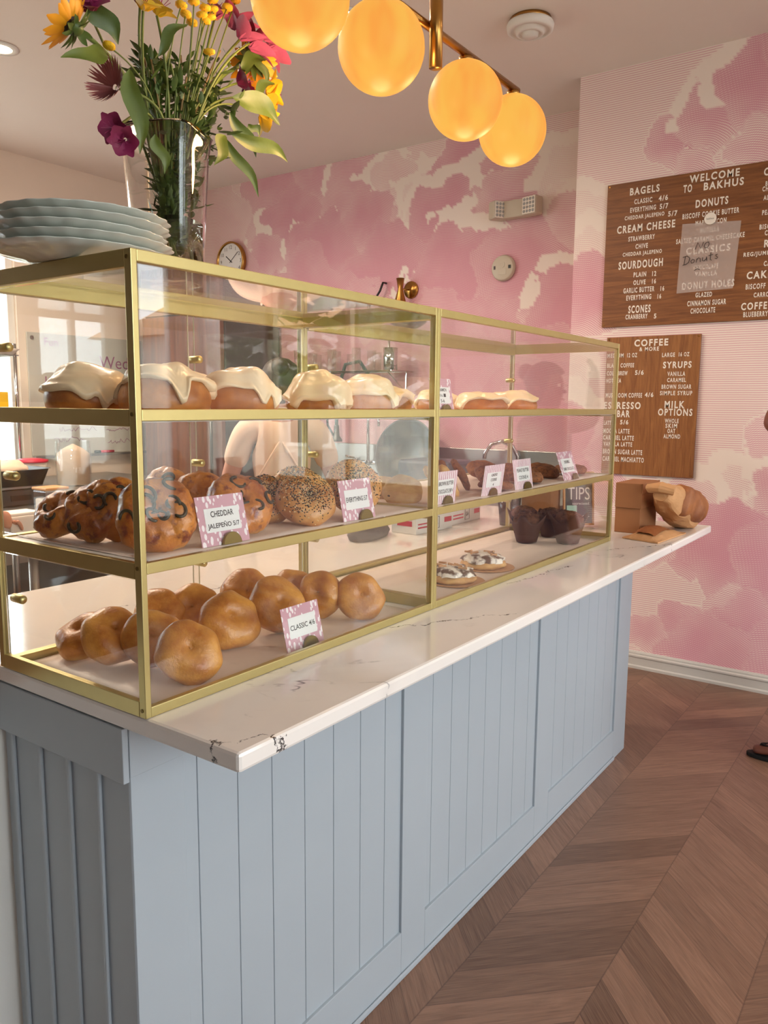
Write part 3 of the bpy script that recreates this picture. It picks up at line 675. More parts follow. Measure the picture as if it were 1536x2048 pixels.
JAL = [((0.098, 0.082, ZB2+0.058), 236, 64, 0.067, 3, 'big cheddar bagel with charred jalapeno rings directly behind the corner post', 9),
    ((0.122, 0.222, ZB2+0.056), 255, 62, 0.060, 2, 'pale sided cheddar jalapeno bagel standing behind the big front one', 4),
    ((0.088, 0.240, ZB2+0.054), 200, 55, 0.058, 5, 'cheddar jalapeno bagel left of the corner post with one dark curl', 3),
    ((0.070, 0.315, ZB2+0.040), 180, 38, 0.052, 4, 'cheddar jalapeno bagel lowest and leftmost on the middle tier', 3),
    ((0.325, 0.330, ZB2+0.056), 225, 50, 0.060, 6, 'cheddar jalapeno bagel at the back between the two front heaps', 5),
    ((0.325, 0.235, ZB2+0.055), 215, 62, 0.058, 7, 'torn looking orange cheddar bagel behind the CHEDDAR card', 2),
    ((0.292, 0.085, ZB2+0.056), 246, 52, 0.063, 8, 'cheddar jalapeno bagel half hidden by the CHEDDAR JALAPENO card', 8)]
for a in JAL: jal_bagel(*a)
def every_bagel(c, az, tilt, R, seed, lab):
    r_ = random.Random(seed+50); h = 0.029
    o = obj('everything_bagel', bagel_bm(R, h, seed+40, 0.005), 'bagel_every', None, True); pose(o, c, az, tilt, seed*30)
    tag(o, lab, 'bagel', 'seeded everything bagels on the middle tier')
    for nm, mt, cnt, s_ in (('poppy_seeds', 'seed_black', 560, 0.0018), ('sesame_seeds', 'seed_pale', 300, 0.0018)):
        bm = B()
        for k in range(cnt):
            u = r_.uniform(0, 2*PI); v_ = r_.gauss(1.5, 0.62)
            if v_ < 0.1 or v_ > 3.0: continue
            p, n = on_bagel(R, h, u, v_); p = p + noise.noise_vector(p*22 + Vector(((seed+40)*3.1, seed+40, 0)))*0.005
            e1, e2 = frame_of(n); a = r_.uniform(0, PI); e1, e2 = e1*math.cos(a)+e2*math.sin(a), e2*math.cos(a)-e1*math.sin(a)
            L_ = s_*r_.uniform(0.8, 1.9); w = s_*0.7
            vs = [bm.verts.new(p+n*0.0004 + d) for d in (e1*L_, e2*w, -e1*L_, -e2*w, n*w, -n*w)]
            for q in range(4): bm.faces.new((vs[q], vs[(q+1) % 4], vs[4])); bm.faces.new((vs[(q+1) % 4], vs[q], vs[5]))
        s = obj(nm, bm, mt, o); s['kind'] = 'stuff'
EVERY = [((0.452, 0.165, ZB2+0.045), 235, 50, 0.056, 1, 'everything bagel lying at the back left of the seeded trio'),
    ((0.478, 0.085, ZB2+0.050), 236, 50, 0.063, 2, 'everything bagel front and centre, dark poppy patch on a pale crust'),
    ((0.652, 0.096, ZB2+0.062), 236, 66, 0.064, 3, 'everything bagel thick with black seeds behind the EVERYTHING card'),
    ((0.580, 0.205, ZB2+0.054), 225, 55, 0.058, 4, 'everything bagel peeking between two seeded bagels from behind')]
for a in EVERY: every_bagel(*a)

# ------------------------------------------------------------------ iced cinnamon rolls
BUN = [(0.0, 0.083), (0.28, 0.082), (0.5, 0.078), (0.7, 0.069), (0.86, 0.056), (0.96, 0.04), (1.0, 0.026), (0.97, 0.012), (0.86, 0.0)]
def bun_at(t, R, H):
    t = max(0, min(0.9999, t))*(len(BUN)-1); i = int(t); f = t-i; a, b = BUN[i], BUN[i+1]
    return (a[0]+(b[0]-a[0])*f)*R, (a[1]+(b[1]-a[1])*f)*H/0.083
def cinnamon_roll(x, y, z, R, H, seed, lab, group, rot=0, low=0.62):
    t = thing('cinnamon_roll', lab, 'pastry', (x, y, z), (0, 0, math.radians(rot)), group)
    sw = lambda r, a: 0.0055*math.cos(a + r/R*9.0)*(r/R)
    bm = lathe(B(), [bun_at(k/18, R, H) for k in range(19)][::-1] + [], 48, fn=lambda p, a: p + Vector((p.x, p.y, 0)).normalized()*noise.noise(Vector((math.cos(a)*1.5, math.sin(a)*1.5, seed)))*0.005 if p.length > 1e-5 else p)
    low_r = bun_at(1, R, H)[0]; bm.verts.ensure_lookup_table()
    obj('bun', bm, 'roll', t, True)
    bm = B(); NA, NT = 72, 26; rings = []; r_ = random.Random(seed)
    dr = [(r_.uniform(0, 2*PI), r_.uniform(0.10, 0.22), r_.uniform(0.1, 0.34)) for _ in range(7)]
    apex = bm.verts.new((0, 0, H+0.006))
    for j in range(1, NT+1):
        rg = []
        for k in range(NA):
            a = 2*PI*k/NA
            tm = low + 0.09*noise.noise(Vector((math.cos(a)*1.3, math.sin(a)*1.3, seed*2.0)))
            for (da, dw, dl) in dr:
                q = abs((a-da+PI) % (2*PI)-PI); tm += dl*math.exp(-(q/dw)**2)
            tm = min(tm, 0.97); tt = tm*j/NT if j < NT-1 else (tm if j == NT-1 else tm-0.012)
            r0, z0 = bun_at(tt, R, H); r1, z1 = bun_at(tt+0.02, R, H); n = Vector((-(z1-z0), r1-r0)); n = n.normalized() if n.length > 1e-7 else Vector((0, 1))
            edge = j/NT; th = 0.005 + 0.004*math.exp(-((edge-0.93)/0.06)**2) if j < NT else 0.0006
            th += sw(r0, a)*(0 if j >= NT-1 else 1) + (0.0065*noise.noise(Vector((r0*math.cos(a)*22, r0*math.sin(a)*28, seed))) if j < NT else 0)
            th = max(th, 0.0012) if j < NT else 0.0004
            wob = 0.005*noise.noise(Vector((math.cos(a)*1.5, math.sin(a)*1.5, seed)))
            rg.append(bm.verts.new(((r0+wob+abs(n.x)*th)*math.cos(a), (r0+wob+abs(n.x)*th)*math.sin(a), max(z0 + abs(n.y)*th, 0.001))))
        rings.append(rg)
    for k in range(NA): bm.faces.new((apex, rings[0][k], rings[0][(k+1) % NA]))
    for a_, b_ in zip(rings, rings[1:]):
        for k in range(NA): bm.faces.new((a_[k], b_[k], b_[(k+1) % NA], a_[(k+1) % NA]))
    obj('icing', bm, 'icing', t, True)
GR = 'thickly iced cinnamon rolls in the near case'
for a in ((0.105, 0.275, 0.074, 0.083, 1, 'iced cinnamon roll left of the corner post, icing dripping over two bumps', 0, 0.66),
    (0.142, 0.108, 0.078, 0.080, 2, 'largest iced roll behind the corner post, wide band of golden bun showing', 95, 0.5),
    (0.320, 0.285, 0.066, 0.084, 3, 'iced roll peeking over between the two front rolls', 40, 0.7),
    (0.335, 0.125, 0.078, 0.083, 4, 'iced roll with scalloped drips and brown bun below, middle of the top tier', 200, 0.6),
    (0.490, 0.270, 0.066, 0.078, 5, 'iced roll at the back behind the scalloped one', 150, 0.75),
    (0.560, 0.122, 0.068, 0.084, 6, 'fully coated iced roll in front of the back post', 10, 0.74),
    (0.735, 0.120, 0.070, 0.084, 7, 'peaked iced roll nearest the joint of the two cases', 250, 0.64)):
    x, y, R, H, s, lab, rot, low = a; cinnamon_roll(x, y, ZB3, R, H, s, lab, GR, rot, low)
GR2 = 'thinly iced rolls in the far case'
for a in ((0.955, 0.215, 0.062, 0.064, 11, 'low iced roll just beyond the joint of the cases, behind the glass corner', 0, 0.55),
    (1.075, 0.300, 0.064, 0.066, 12, 'iced roll at the back beside the CINNAMON ROLL card', 30, 0.6),
    (1.255, 0.105, 0.078, 0.052, 13, 'flat wide iced roll with reddish brown side, front of the far top tier', 60, 0.5),
    (1.330, 0.300, 0.064, 0.064, 14, 'iced roll behind the flat wide one', 90, 0.6),
    (1.495, 0.125, 0.076, 0.062, 15, 'last iced roll on the far top tier, raisin in its icing', 110, 0.62)):
    x, y, R, H, s, lab, rot, low = a; cinnamon_roll(x, y, ZB3, R, H, s, lab, GR2, rot, low)

# ------------------------------------------------------------------ muffins, topped cookies, cookies
def muffin(x, y, rot, seed, s, lab):
    t = thing('muffin', lab, 'muffin', (x, y, ZB1), (0, 0, math.radians(rot)), 'brown muffins in tulip papers')
    def wrap(p, a):
        k = p.z/0.085; fl = max(0.0, abs(math.cos(2*a)))**4*max(0, k-0.5)*2.6
        q = Vector((p.x, p.y, 0))*(1 + 0.05*math.cos(4*a)*k + 0.28*fl); return Vector((q.x, q.y, p.z*(1 + 0.42*fl)))
    bm = lathe(B(), [(0, 0.0005), (0.026*s, 0.0005), (0.036*s, 0.002), (0.041*s, 0.02*s), (0.046*s, 0.045*s), (0.049*s, 0.058*s), (0.0515*s, 0.066*s), (0.053*s, 0.074*s)], 48, fn=wrap)
    w = obj('paper_cup', bm, 'tulip', t, True); md = w.modifiers.new('solid', 'SOLIDIFY'); md.thickness = 0.0007
    bm = lathe(B(), [(0, 0.03*s), (0.035*s, 0.03*s), (0.0455*s, 0.06*s), (0.05*s, 0.074*s), (0.05*s, 0.086*s), (0.038*s, 0.1*s), (0.018*s, 0.107*s), (0, 0.108*s)], 32)
    jitter(bm, 0.003, 45, seed)
    r_ = random.Random(seed)
    for k in range(75):
        a = r_.uniform(0, 2*PI); q = math.sqrt(r_.uniform(0, 1))*0.046*s; zz = 0.108*s - (q/(0.05*s))**2*0.022*s
        rr = r_.uniform(0.004, 0.0085); ball(bm, (q*math.cos(a), q*math.sin(a), zz), rr, rr*r_.uniform(0.7, 1.2), rr*0.8, 7, 5)
    jitter(bm, 0.0012, 160, seed); obj('crumb_top', bm, 'muffin', t, True)
muffin(1.842, 0.225, 10, 1, 1.0, 'brown crumb muffin, leftmost and half behind the front one')
muffin(1.915, 0.098, 42, 2, 1.06, 'brown crumb muffin with a pale pointed paper flap, nearest the glass on the left')
muffin(2.005, 0.315, 20, 3, 0.98, 'brown crumb muffin at the back by the rear doors of the far case')
muffin(2.012, 0.205, 65, 4, 0.98, 'brown crumb muffin at the right end with widely flared paper')
def cookie_bm(R, h, seed, rough=0.003):
    bm = lathe(B(), [(0, 0), (R*0.9, 0), (R, h*0.28), (R*0.97, h*0.55), (R*0.8, h*0.86), (R*0.4, h*0.98), (0, h)], 36)
    bmesh.ops.subdivide_edges(bm, edges=bm.edges, cuts=1); jitter(bm, rough, 55, seed); jitter(bm, rough*1.2, 20, seed+3)
    for v_ in bm.verts: v_.co.z = max(v_.co.z, 0.0)
    return bm
for (x, y, s, lab, lab2) in ((1.118, 0.110, 1, 'marshmallow topped cookie nearest the joint post on the bottom tier', 'round brown board under the nearer marshmallow topped cookie'),
                             (1.345, 0.132, 2, 'marshmallow and chocolate topped cookie behind, further along the bottom tier', 'round brown board under the further topped cookie')):
    b = obj('cake_board', lathe(B(), [(0, 0), (0.082, 0), (0.084, 0.002), (0.082, 0.004), (0, 0.004)], 40), 'kraft', None, loc=(x+0.012, y-0.006, ZB1)); tag(b, lab2, 'board', 'round boards under topped cookies')
    t = thing('topped_cookie', lab, 'cookie', (x, y, ZB1+0.0045), (0, 0, s), 'marshmallow topped cookies')
    obj('cookie', cookie_bm(0.07, 0.026, s), 'cookie_tan', t, True)
    bm = lathe(B(), [(0.064, 0.018), (0.062, 0.03), (0.045, 0.038), (0.02, 0.042), (0, 0.043)], 40, fn=lambda p, a: p*(1+0.1*math.sin(a*5+s)) if p.z < 0.025 else p)
    bmesh.ops.subdivide_edges(bm, edges=bm.edges, cuts=1); jitter(bm, 0.006, 45, s*5); obj('topping', bm, 'smore', t, True)
    bm = B(); r_ = random.Random(s)
    for k in range(9):
        a = r_.uniform(0, 2*PI); q = r_.uniform(0.01, 0.048); c = Vector((q*math.cos(a), q*math.sin(a), 0.042)); u_ = Vector((math.cos(a*3), math.sin(a*3), r_.uniform(-0.3, 0.4))).normalized()
        tube(bm, [c-u_*0.012, c+u_*0.012], [0.004, 0.003], 5)
    obj('cracker_pieces', bm, 'kraft', t)
def cookie(c, az, tilt, R, h, mt, seed, lab, grp, chunks=0):
    o = obj('cookie', cookie_bm(R, h, seed), mt, None, True); pose(o, c, az, tilt, seed*70); tag(o, lab, 'cookie', grp)
    if chunks:
        bm = B(); r_ = random.Random(seed)
        for k in range(chunks):
            a = r_.uniform(0, 2*PI); q = r_.uniform(0.2, 0.95)*R; ball(bm, (q*math.cos(a), q*math.sin(a), h*0.8*(1-(q/R)**4*0.5)), 0.007, 0.005, 0.004, 8, 6)
        jitter(bm, 0.001, 200, seed); obj('chocolate_chunks', bm, 'choc', o, True)
GT, GD = 'tan chocolate chip cookies', 'brown cookies on the middle tier'
cookie((0.925, 0.145, ZB2+0.016), 215, 42, 0.052, 0.034, 'cookie_tan', 1, 'tan cookie with one big chocolate chunk, seen through the end of the near case', GT, 5)
cookie((0.965, 0.235, ZB2+0.014), 230, 35, 0.05, 0.026, 'cookie_tan', 2, 'tan cookie at the back behind the BROWN BUTTER card', GT, 4)
cookie((1.105, 0.125, ZB2+0.036), 300, 62, 0.053, 0.024, 'cookie_tan', 3, 'pale tan cookie leaning upright right of the BROWN BUTTER card', GT, 3)
cookie((1.065, 0.150, ZB2+0.034), 300, 60, 0.05, 0.022, 'cookie_tan', 4, 'tan cookie tucked behind the leaning pale one, low and half covered', GT, 4)
cookie((1.175, 0.170, ZB2+0.040), 300, 62, 0.054, 0.02, 'cookie_brown', 5, 'brown striped cookie leaning behind the pale tan one', GD)
cookie((1.265, 0.180, ZB2+0.038), 300, 60, 0.054, 0.022, 'cookie_brown', 6, 'brown cookie leaning behind the ALMOND card', GD)
cookie((1.300, 0.075, ZB2+0.006), 0, 6, 0.05, 0.024, 'cookie_brown', 7, 'brown cookie lying flat right of the ALMOND card', GD)
cookie((1.415, 0.150, ZB2+0.024), 240, 30, 0.056, 0.026, 'cookie_brown', 8, 'dark brown cookie behind the PEANUT BUTTER card', GD)
cookie((1.560, 0.110, ZB2+0.004), 0, 4, 0.062, 0.036, 'cookie_brown', 9, 'lumpy brown cookie lying right of the PEANUT BUTTER card', GD)
cookie((1.660, 0.180, ZB2+0.012), 240, 16, 0.06, 0.034, 'cookie_brown', 10, 'lumpy brown cookie behind and right of the flat lumpy one', GD)
cookie((1.600, 0.280, ZB2+0.020), 240, 22, 0.06, 0.03, 'cookie_brown', 11, 'lumpy brown cookie furthest back in the middle of the far tier', GD)
cookie((1.790, 0.150, ZB2+0.010), 240, 14, 0.058, 0.032, 'cookie_brown', 12, 'brown cookie left behind the last tall price card', GD)
cookie((1.960, 0.120, ZB2+0.004), 0, 4, 0.06, 0.034, 'cookie_brown', 13, 'brown cookie at the far right end of the middle tier', GD)

# ------------------------------------------------------------------ price cards and holders
def price_card(x, y, z, lean, lines, pattern, lab, hold, w=0.112, h=0.087, yaw=0.0):
    mt = Matrix.Translation((x, y, z)) @ Matrix.Rotation(math.radians(yaw), 4, 'Z') @ Matrix.Rotation(math.radians(90-lean), 4, 'X')
    c = obj('price_card', bx(-w/2, w/2, 0, h, -0.0006, 0.0006), pattern); c.matrix_world = mt; tag(c, lab, 'price card', 'small price cards in the cases')
    obj('label', bx(-w*0.36, w*0.36, h*0.27, h*0.75, 0.0007, 0.0011), 'card_label', c)
    bm = B(); n = len(lines); lh = h*0.48/n
    for i, s in enumerate(lines):
        ch = min(0.0105, lh*0.6); wd = min(w*0.66, len(s)*ch*0.72)
        text_into(bm, s, Matrix.Translation((0, h*0.75-lh*(i+0.5), 0)), wd, ch*(1.25 if '\u00d1' in s else 1), 0.012, 0.0014)
    obj('lettering', bm, 'ink', c)
    hx, R_ = hold, 0.021; pts = [(R_*math.cos(PI*k/20), R_*math.sin(PI*k/20)) for k in range(21)]
    bm = prism(B(), pts, 0.003, 0.009); prism(bm, pts, -0.009, -0.003); box(bm, -R_, R_, 0, 0.0028, -0.0031, 0.0031)
    o = obj('card_holder', xform(bm, Matrix.Rotation(PI/2, 4, 'X')), 'brass_dark', None, bevel=0.0006)
    o.location = (x+hx, y, z-0.0005); o.rotation_euler = (math.radians(-lean*0.6), 0, math.radians(yaw)); tag(o, 'half round brass holder gripping ' + lab.split(' on ')[0].replace('price card reading', 'the card reading'), 'card holder', 'half round brass card holders')
price_card(0.205, 0.030, ZB2+0.0005, 13, ['CHEDDAR', 'JALEPE\u00d1O 5/7'], 'card_a', 'price card reading CHEDDAR JALEPENO 5/7 on the middle tier', 0.008)
price_card(0.588, 0.028, ZB2+0.0005, 12, ['EVERYTHING 5/7'], 'card_a', 'price card reading EVERYTHING 5/7 on the middle tier', 0.016)
price_card(0.425, 0.040, ZB1+0.0005, 13, ['CLASSIC 4/6'], 'card_a', 'price card reading CLASSIC 4/6 on the lowest tier', 0.010)
price_card(0.930, 0.030, ZB3+0.0005, 10, ['CINNAMON', 'ROLL \u2588', '5-6'], 'card_a', 'price card reading CINNAMON ROLL on the far top tier', 0.004, 0.1, 0.085)
price_card(0.938, 0.030, ZB2+0.0005, -5, ['BROWN BUTTER', 'CHOCOLATE CHIP 4'], 'card_b', 'price card reading BROWN BUTTER CHOCOLATE CHIP on the middle tier', 0.010, 0.106, 0.082)
price_card(1.190, 0.030, ZB2+0.0005, -7, ['ALMOND', 'COOKIE', '4'], 'card_b', 'price card reading ALMOND on the middle tier', 0.0, 0.116, 0.084)
price_card(1.398, 0.030, ZB2+0.0005, 8, ['PEANUT BUTTER', 'COOKIE 4'], 'card_b', 'price card reading PEANUT BUTTER on the middle tier', 0.014, 0.12, 0.088)
price_card(1.772, 0.034, ZB2+0.0005, 20, ['DOUBLE', 'DARK CHOCOLATE'], 'card_a', 'price card reading DARK CHOCOLATE on the middle tier', 0.022, 0.13, 0.098, 0)

# ------------------------------------------------------------------ on top of the cases
ZK = ZT+0.0005+CH
NAMES = ['undermost', 'second', 'third', 'fourth', 'topmost']
for i in range(5):
    bm = lathe(B(), [(0, 0), (0.085, 0), (0.09, 0.003), (0.125, 0.009), (0.148, 0.017), (0.149, 0.0185), (0.124, 0.012), (0.088, 0.0055), (0, 0.0045)], 96,
               fn=lambda p, a: Vector((p.x*(1+0.014*math.cos(22*a)*(p.xy.length/0.149)), p.y*0.93*(1+0.014*math.cos(22*a)*(p.xy.length/0.149)), p.z)))
    o = obj('oval_platter', bm, 'plate', None, True); o.location = (0.062+0.004*math.sin(i*2), 0.205+0.003*math.cos(i*3), ZK+0.0008+i*0.0135); o.rotation_euler = (0, 0, math.radians(20+i*9))
    tag(o, 'grey green scalloped platter, %s of the stack on the pastry case' % NAMES[i], 'platter', 'stack of scalloped platters')
o = obj('paper_slip', bx(0.80, 0.90, 0.03, 0.10, ZK+0.0006, ZK+0.0012), 'card_label'); tag(o, 'white paper slip lying over the joint of the two case tops', 'paper')

VX, VY, VR = 0.352, 0.340, math.radians(24)
def sq(p, a):
    k = (abs(math.cos(a))**5 + abs(math.sin(a))**5)**(-0.2); return Vector((p.x*k, p.y*k, p.z))
vs = thing('glass_vase', 'tall square clear glass vase half full of water on the pastry case', 'vase', (VX, VY, ZK+0.0006), (0, 0, VR))
obj('glass', lathe(B(), [(0, 0), (0.052, 0), (0.056, 0.004), (0.064, 0.15), (0.071, 0.27), (0.076, 0.305), (0.0785, 0.311), (0.0735, 0.311), (0.068, 0.27), (0.0605, 0.15), (0.052, 0.022), (0, 0.02)], 64, fn=sq), 'vase_glass', vs, True)
obj('water', lathe(B(), [(0, 0.0205), (0.0515, 0.0225), (0.0588, 0.14), (0.0588, 0.1402), (0, 0.1402)], 64, fn=sq), 'water', vs, True)

# ------------------------------------------------------------------ the bouquet
def petal(bm, base, d, n, L, w, curl=0.3, tipw=0.2, rows=6):
    d = d.normalized(); s = d.cross(n).normalized(); n = s.cross(d).normalized(); prev = None
    for i in range(rows+1):
        t = i/rows; ww = w*max(0.06, math.sin(PI*min(1, (t*0.86+0.1)))**0.7)*(1 if t < 0.75 else 1-(t-0.75)*2.6*(1-tipw)); c = base + d*(L*t) + n*(curl*L*(t*t))
        row = [bm.verts.new(c + s*ww*q*0.5 + n*(abs(q)*ww*0.14)) for q in (-1, 0, 1)]
        if prev:
            for q in (0, 1): bm.faces.new((prev[q], prev[q+1], row[q+1], row[q]))
        prev = row
    return bm
def bez(a, b, c, n=9): return [a*(1-t)**2 + b*2*t*(1-t) + c*t*t for t in [i/n for i in range(n+1)]]
frnd = random.Random(11); RIM = Vector((VX, VY, ZK+0.30)); BOT = Vector((VX, VY, ZK+0.03))
def flower(name, head, label, group, r=0.0022, smat='stem', leaves=()):
    head = Vector(head); dirv = Vector((head.x-VX, head.y-VY, 0)); dd = dirv.normalized() if dirv.length > 0.01 else Vector((1, 0, 0))
    a = frnd.uniform(-0.7, 0.7); d2 = Vector((dd.x*math.cos(a)-dd.y*math.sin(a), dd.x*math.sin(a)+dd.y*math.cos(a), 0))
    rim = RIM + d2*min(0.05, 0.012+dirv.length*0.24); b = BOT - d2*frnd.uniform(0.012, 0.038) + Vector((0, 0, frnd.uniform(0, 0.012)))
    t = thing(name, label, 'flower', b, group=group)
    pts = [b.lerp(rim, i/6) for i in range(6)] + bez(rim, rim + (rim-b).normalized()*(head-rim).length*0.55, head, 10)
    st = obj('stem', tube(B(), [p-b for p in pts], r, 6), smat, t, True)
    for q, (p0, p1, w, mt, bend) in enumerate(leaves):
        bm = B(); p0, p1 = Vector(p0)-b, Vector(p1)-b; L = (p1-p0).length*1.08; n = Vector((-0.55, -0.75, -0.12 + 0.3*math.sin(q*2.1)))
        d = (p1-p0).normalized(); sd = d.cross(n).normalized(); nn = sd.cross(d).normalized(); prev = None
        for i in range(11):
            s = i/10; ww = w*max(0.03, math.sin(PI*s**0.75)**0.9); c = p0 + d*(L*s) + nn*(bend*L*math.sin(PI*s)) + sd*0.006*math.sin(s*7+q)
            row = [bm.verts.new(c + sd*ww*k*0.5 + nn*abs(k)*ww*(0.16+0.1*math.sin(s*9+q))) for k in (-1, -0.5, 0, 0.5, 1)]
            if prev:
                for k in range(4): bm.faces.new((prev[k], prev[k+1], row[k+1], row[k]))
            prev = row
        obj('leaf', bm, mt, t, True)
    return t, head-b, (pts[-1]-pts[-2]).normalized()
def sunflower(head, n, label, leaves=(), L=0.045):
    t, h, _ = flower('sunflower', head, label, 'orange sunflowers of the bouquet', 0.0042, 'leaf_pale', leaves); n = Vector(n).normalized(); u_, w_ = frame_of(n)
    bm = B()
    for k in range(17):
        a = 2*PI*k/17+0.1*(k % 3); d = u_*math.cos(a)+w_*math.sin(a); petal(bm, h + d*0.017, d + n*0.25, n, L*(0.85+0.25*((k*7) % 5)/5), 0.019, 0.12)
    obj('petals', bm, 'pet_orange', t, True)
    bm = ball(B(), (0, 0, 0), 0.021, 0.021, 0.009, 18, 8); obj('seed_disc', xform(bm, Matrix.Translation(h+n*0.004) @ n.to_track_quat('Z', 'Y').to_matrix().to_4x4()), 'choc', t, True)
    bm = B()
    for k in range(13):
        a = 2*PI*k/13; d = u_*math.cos(a)+w_*math.sin(a); petal(bm, h + d*0.006 - n*0.007, d + n*(-0.15 if k % 4 else -0.9), -n, 0.034, 0.012, -0.15)
    ball(bm, h-n*0.004, 0.017, 0.017, 0.012, 12, 8); obj('sepals', bm, 'leaf', t, True)
def alstro(head, n, mt, label, leaves=(), L=0.042, throat='pet_yellow', nb=1, group='trumpet lilies of the bouquet'):
    t, h, _ = flower('trumpet_lily', head, label, group, 0.0026, 'stem', leaves); n = Vector(n).normalized(); u_, w_ = frame_of(n)
    for b in range(nb):
        o_ = (u_*math.cos(b*2.3)+w_*math.sin(b*2.3))*0.026*(b > 0) + n*0.004*b; nn = (n + (o_*14)).normalized(); uu, ww = frame_of(nn); bm = B(); b2 = B()
        for k in range(6):
            a = PI*k/3 + b; d = uu*math.cos(a)+ww*math.sin(a); inner = k % 2
            petal(b2 if inner else bm, h + o_ + d*0.003, d*0.75 + nn*0.8, nn, L*(1.0 if inner else 0.95), 0.024 if inner else 0.038, -0.3, 0.75)
        obj('petals', bm, mt, t, True); obj('inner_petals', b2, throat if b == 0 else mt, t, True)
        bm = B()
        for k in range(6): a = k*1.05; d = uu*math.cos(a)+ww*math.sin(a); tube(bm, [h+o_, h+o_+nn*0.02+d*0.004, h+o_+nn*0.034+d*0.011], 0.0006, 5)
        obj('stamens', bm, 'pet_magenta', t)
LF, LP = 'leaf', 'leaf_pale'
sunflower((0.122, 0.300, 2.140), (-0.5, 0.45, 0.55), 'orange sunflower drooping out at the upper left, seen from behind', (((0.165, 0.31, 2.20), (0.215, 0.30, 2.15), 0.04, LF, 0.1), ((0.203, 0.31, 2.118), (0.103, 0.29, 2.076), 0.036, LP, 0.1)))
sunflower((0.600, 0.340, 2.250), (0.75, 0.5, 0.1), 'orange sunflower at the right, half behind pink lilies', (((0.588, 0.32, 2.262), (0.612, 0.31, 2.200), 0.018, LF, 0.05), ((0.535, 0.32, 2.215), (0.590, 0.30, 2.246), 0.03, LF, 0.1)))
alstro((0.250, 0.270, 2.205), (-0.1, -0.5, 0.75), 'pet_yellow', 'pale yellow lily with two broad petals, upper left of centre', (((0.224, 0.28, 2.10), (0.236, 0.27, 1.965), 0.036, LP, 0.05), ((0.292, 0.29, 2.149), (0.352, 0.28, 2.222), 0.022, LF, 0.1)), 0.036)
alstro((0.305, 0.300, 2.225), (0.25, -0.4, 0.8), 'pet_yellow', 'pale yellow lily turned right beside the magenta bloom', (((0.269, 0.27, 1.998), (0.287, 0.265, 1.936), 0.024, LP, 0.05),), 0.036)
alstro((0.283, 0.320, 2.240), (0, -0.3, 0.9), 'pet_magenta', 'dark magenta bloom at the top between the yellow lilies', (), 0.034, 'pet_magenta', 2)
alstro((0.172, 0.320, 2.185), (-0.4, -0.2, 0.8), 'pet_magenta', 'magenta bloom at the top left beside the drooping sunflower', (), 0.034, 'pet_pink', 2)
alstro((0.520, 0.300, 2.258), (0.35, -0.45, 0.75), 'pet_pink', 'large pink lily cluster at the upper right', (((0.489, 0.30, 2.106), (0.553, 0.29, 2.038), 0.026, LF, 0.05), ((0.497, 0.30, 2.143), (0.611, 0.28, 2.119), 0.05, LF, 0.1)), 0.060, 'pet_pink', 3)
alstro((0.590, 0.300, 2.285), (0.6, -0.3, 0.6), 'pet_pink', 'pink lily furthest right at the top beside the lamp globe', (((0.488, 0.30, 2.065), (0.633, 0.28, 2.045), 0.032, LP, 0.12),), 0.056, 'pet_pink', 2)
alstro((0.478, 0.330, 2.29), (0.1, -0.3, 0.9), 'pet_pink', 'pink lily at the top edge left of the big pink cluster', (((0.474, 0.30, 2.051), (0.537, 0.27, 1.951), 0.024, LP, 0.06),), 0.036, 'pet_yellow')
alstro((0.605, 0.320, 2.165), (0.7, -0.35, -0.1), 'pet_yellow', 'bright yellow spotted lily low on the right side', (((0.562, 0.32, 2.106), (0.586, 0.31, 2.090), 0.022, LP, 0.05), ((0.563, 0.31, 2.158), (0.618, 0.30, 2.205), 0.022, LF, 0.1)), 0.046, 'pet_orange', 3)
alstro((0.540, 0.330, 2.185), (0.5, -0.4, 0.3), 'pet_magenta', 'deep magenta bloom low on the right behind leaves', (((0.474, 0.30, 2.056), (0.430, 0.28, 1.985), 0.028, LP, 0.06),), 0.034, 'pet_magenta', 2)
alstro((0.205, 0.300, 1.996), (-0.7, -0.3, -0.2), 'pet_magenta', 'wine red bloom hanging low at the left of the vase rim', (), 0.03, 'pet_magenta', 2)
def spider(head, n, label):
    t, h, _ = flower('spider_chrysanthemum', head, label, 'spider chrysanthemums of the bouquet', 0.003); n = Vector(n).normalized(); u_, w_ = frame_of(n); bm = B()
    for k in range(46):
        a = k*2.4; e = 0.1+0.75*((k*0.618) % 1); d = (u_*math.cos(a)+w_*math.sin(a))*math.cos(e)+n*math.sin(e); petal(bm, h+d*0.006, d, n, 0.05, 0.0052, 0.2, 0.4)
    obj('petals', bm, 'pet_rose', t, True)
spider((0.222, 0.320, 2.075), (-0.85, -0.2, 0.0), 'rose brown spider chrysanthemum with thin petals at the left')
BTN = [(0.375, 2.268), (0.362, 2.244), (0.386, 2.240), (0.403, 2.268), (0.426, 2.262), (0.443, 2.302), (0.375, 2.168), (0.472, 2.298), (0.192, 2.130), (0.343, 2.250), (0.433, 2.280), (0.505, 2.325), (0.395, 2.252), (0.412, 2.250)]
BW = ['in the middle of the top edge', 'left in the central button cluster', 'lowest in the central cluster', 'in the heart of the central cluster', 'right in the central cluster', 'high right of the cluster at the frame edge', 'hanging lowest, alone in front of dark stems', 'above the pink lilies', 'far left under the sunflower leaf', 'beside the yellow lily', 'just right of the central cluster', 'at the top edge nearest the lamp', 'behind the central cluster', 'squeezed at the back right of the central cluster']
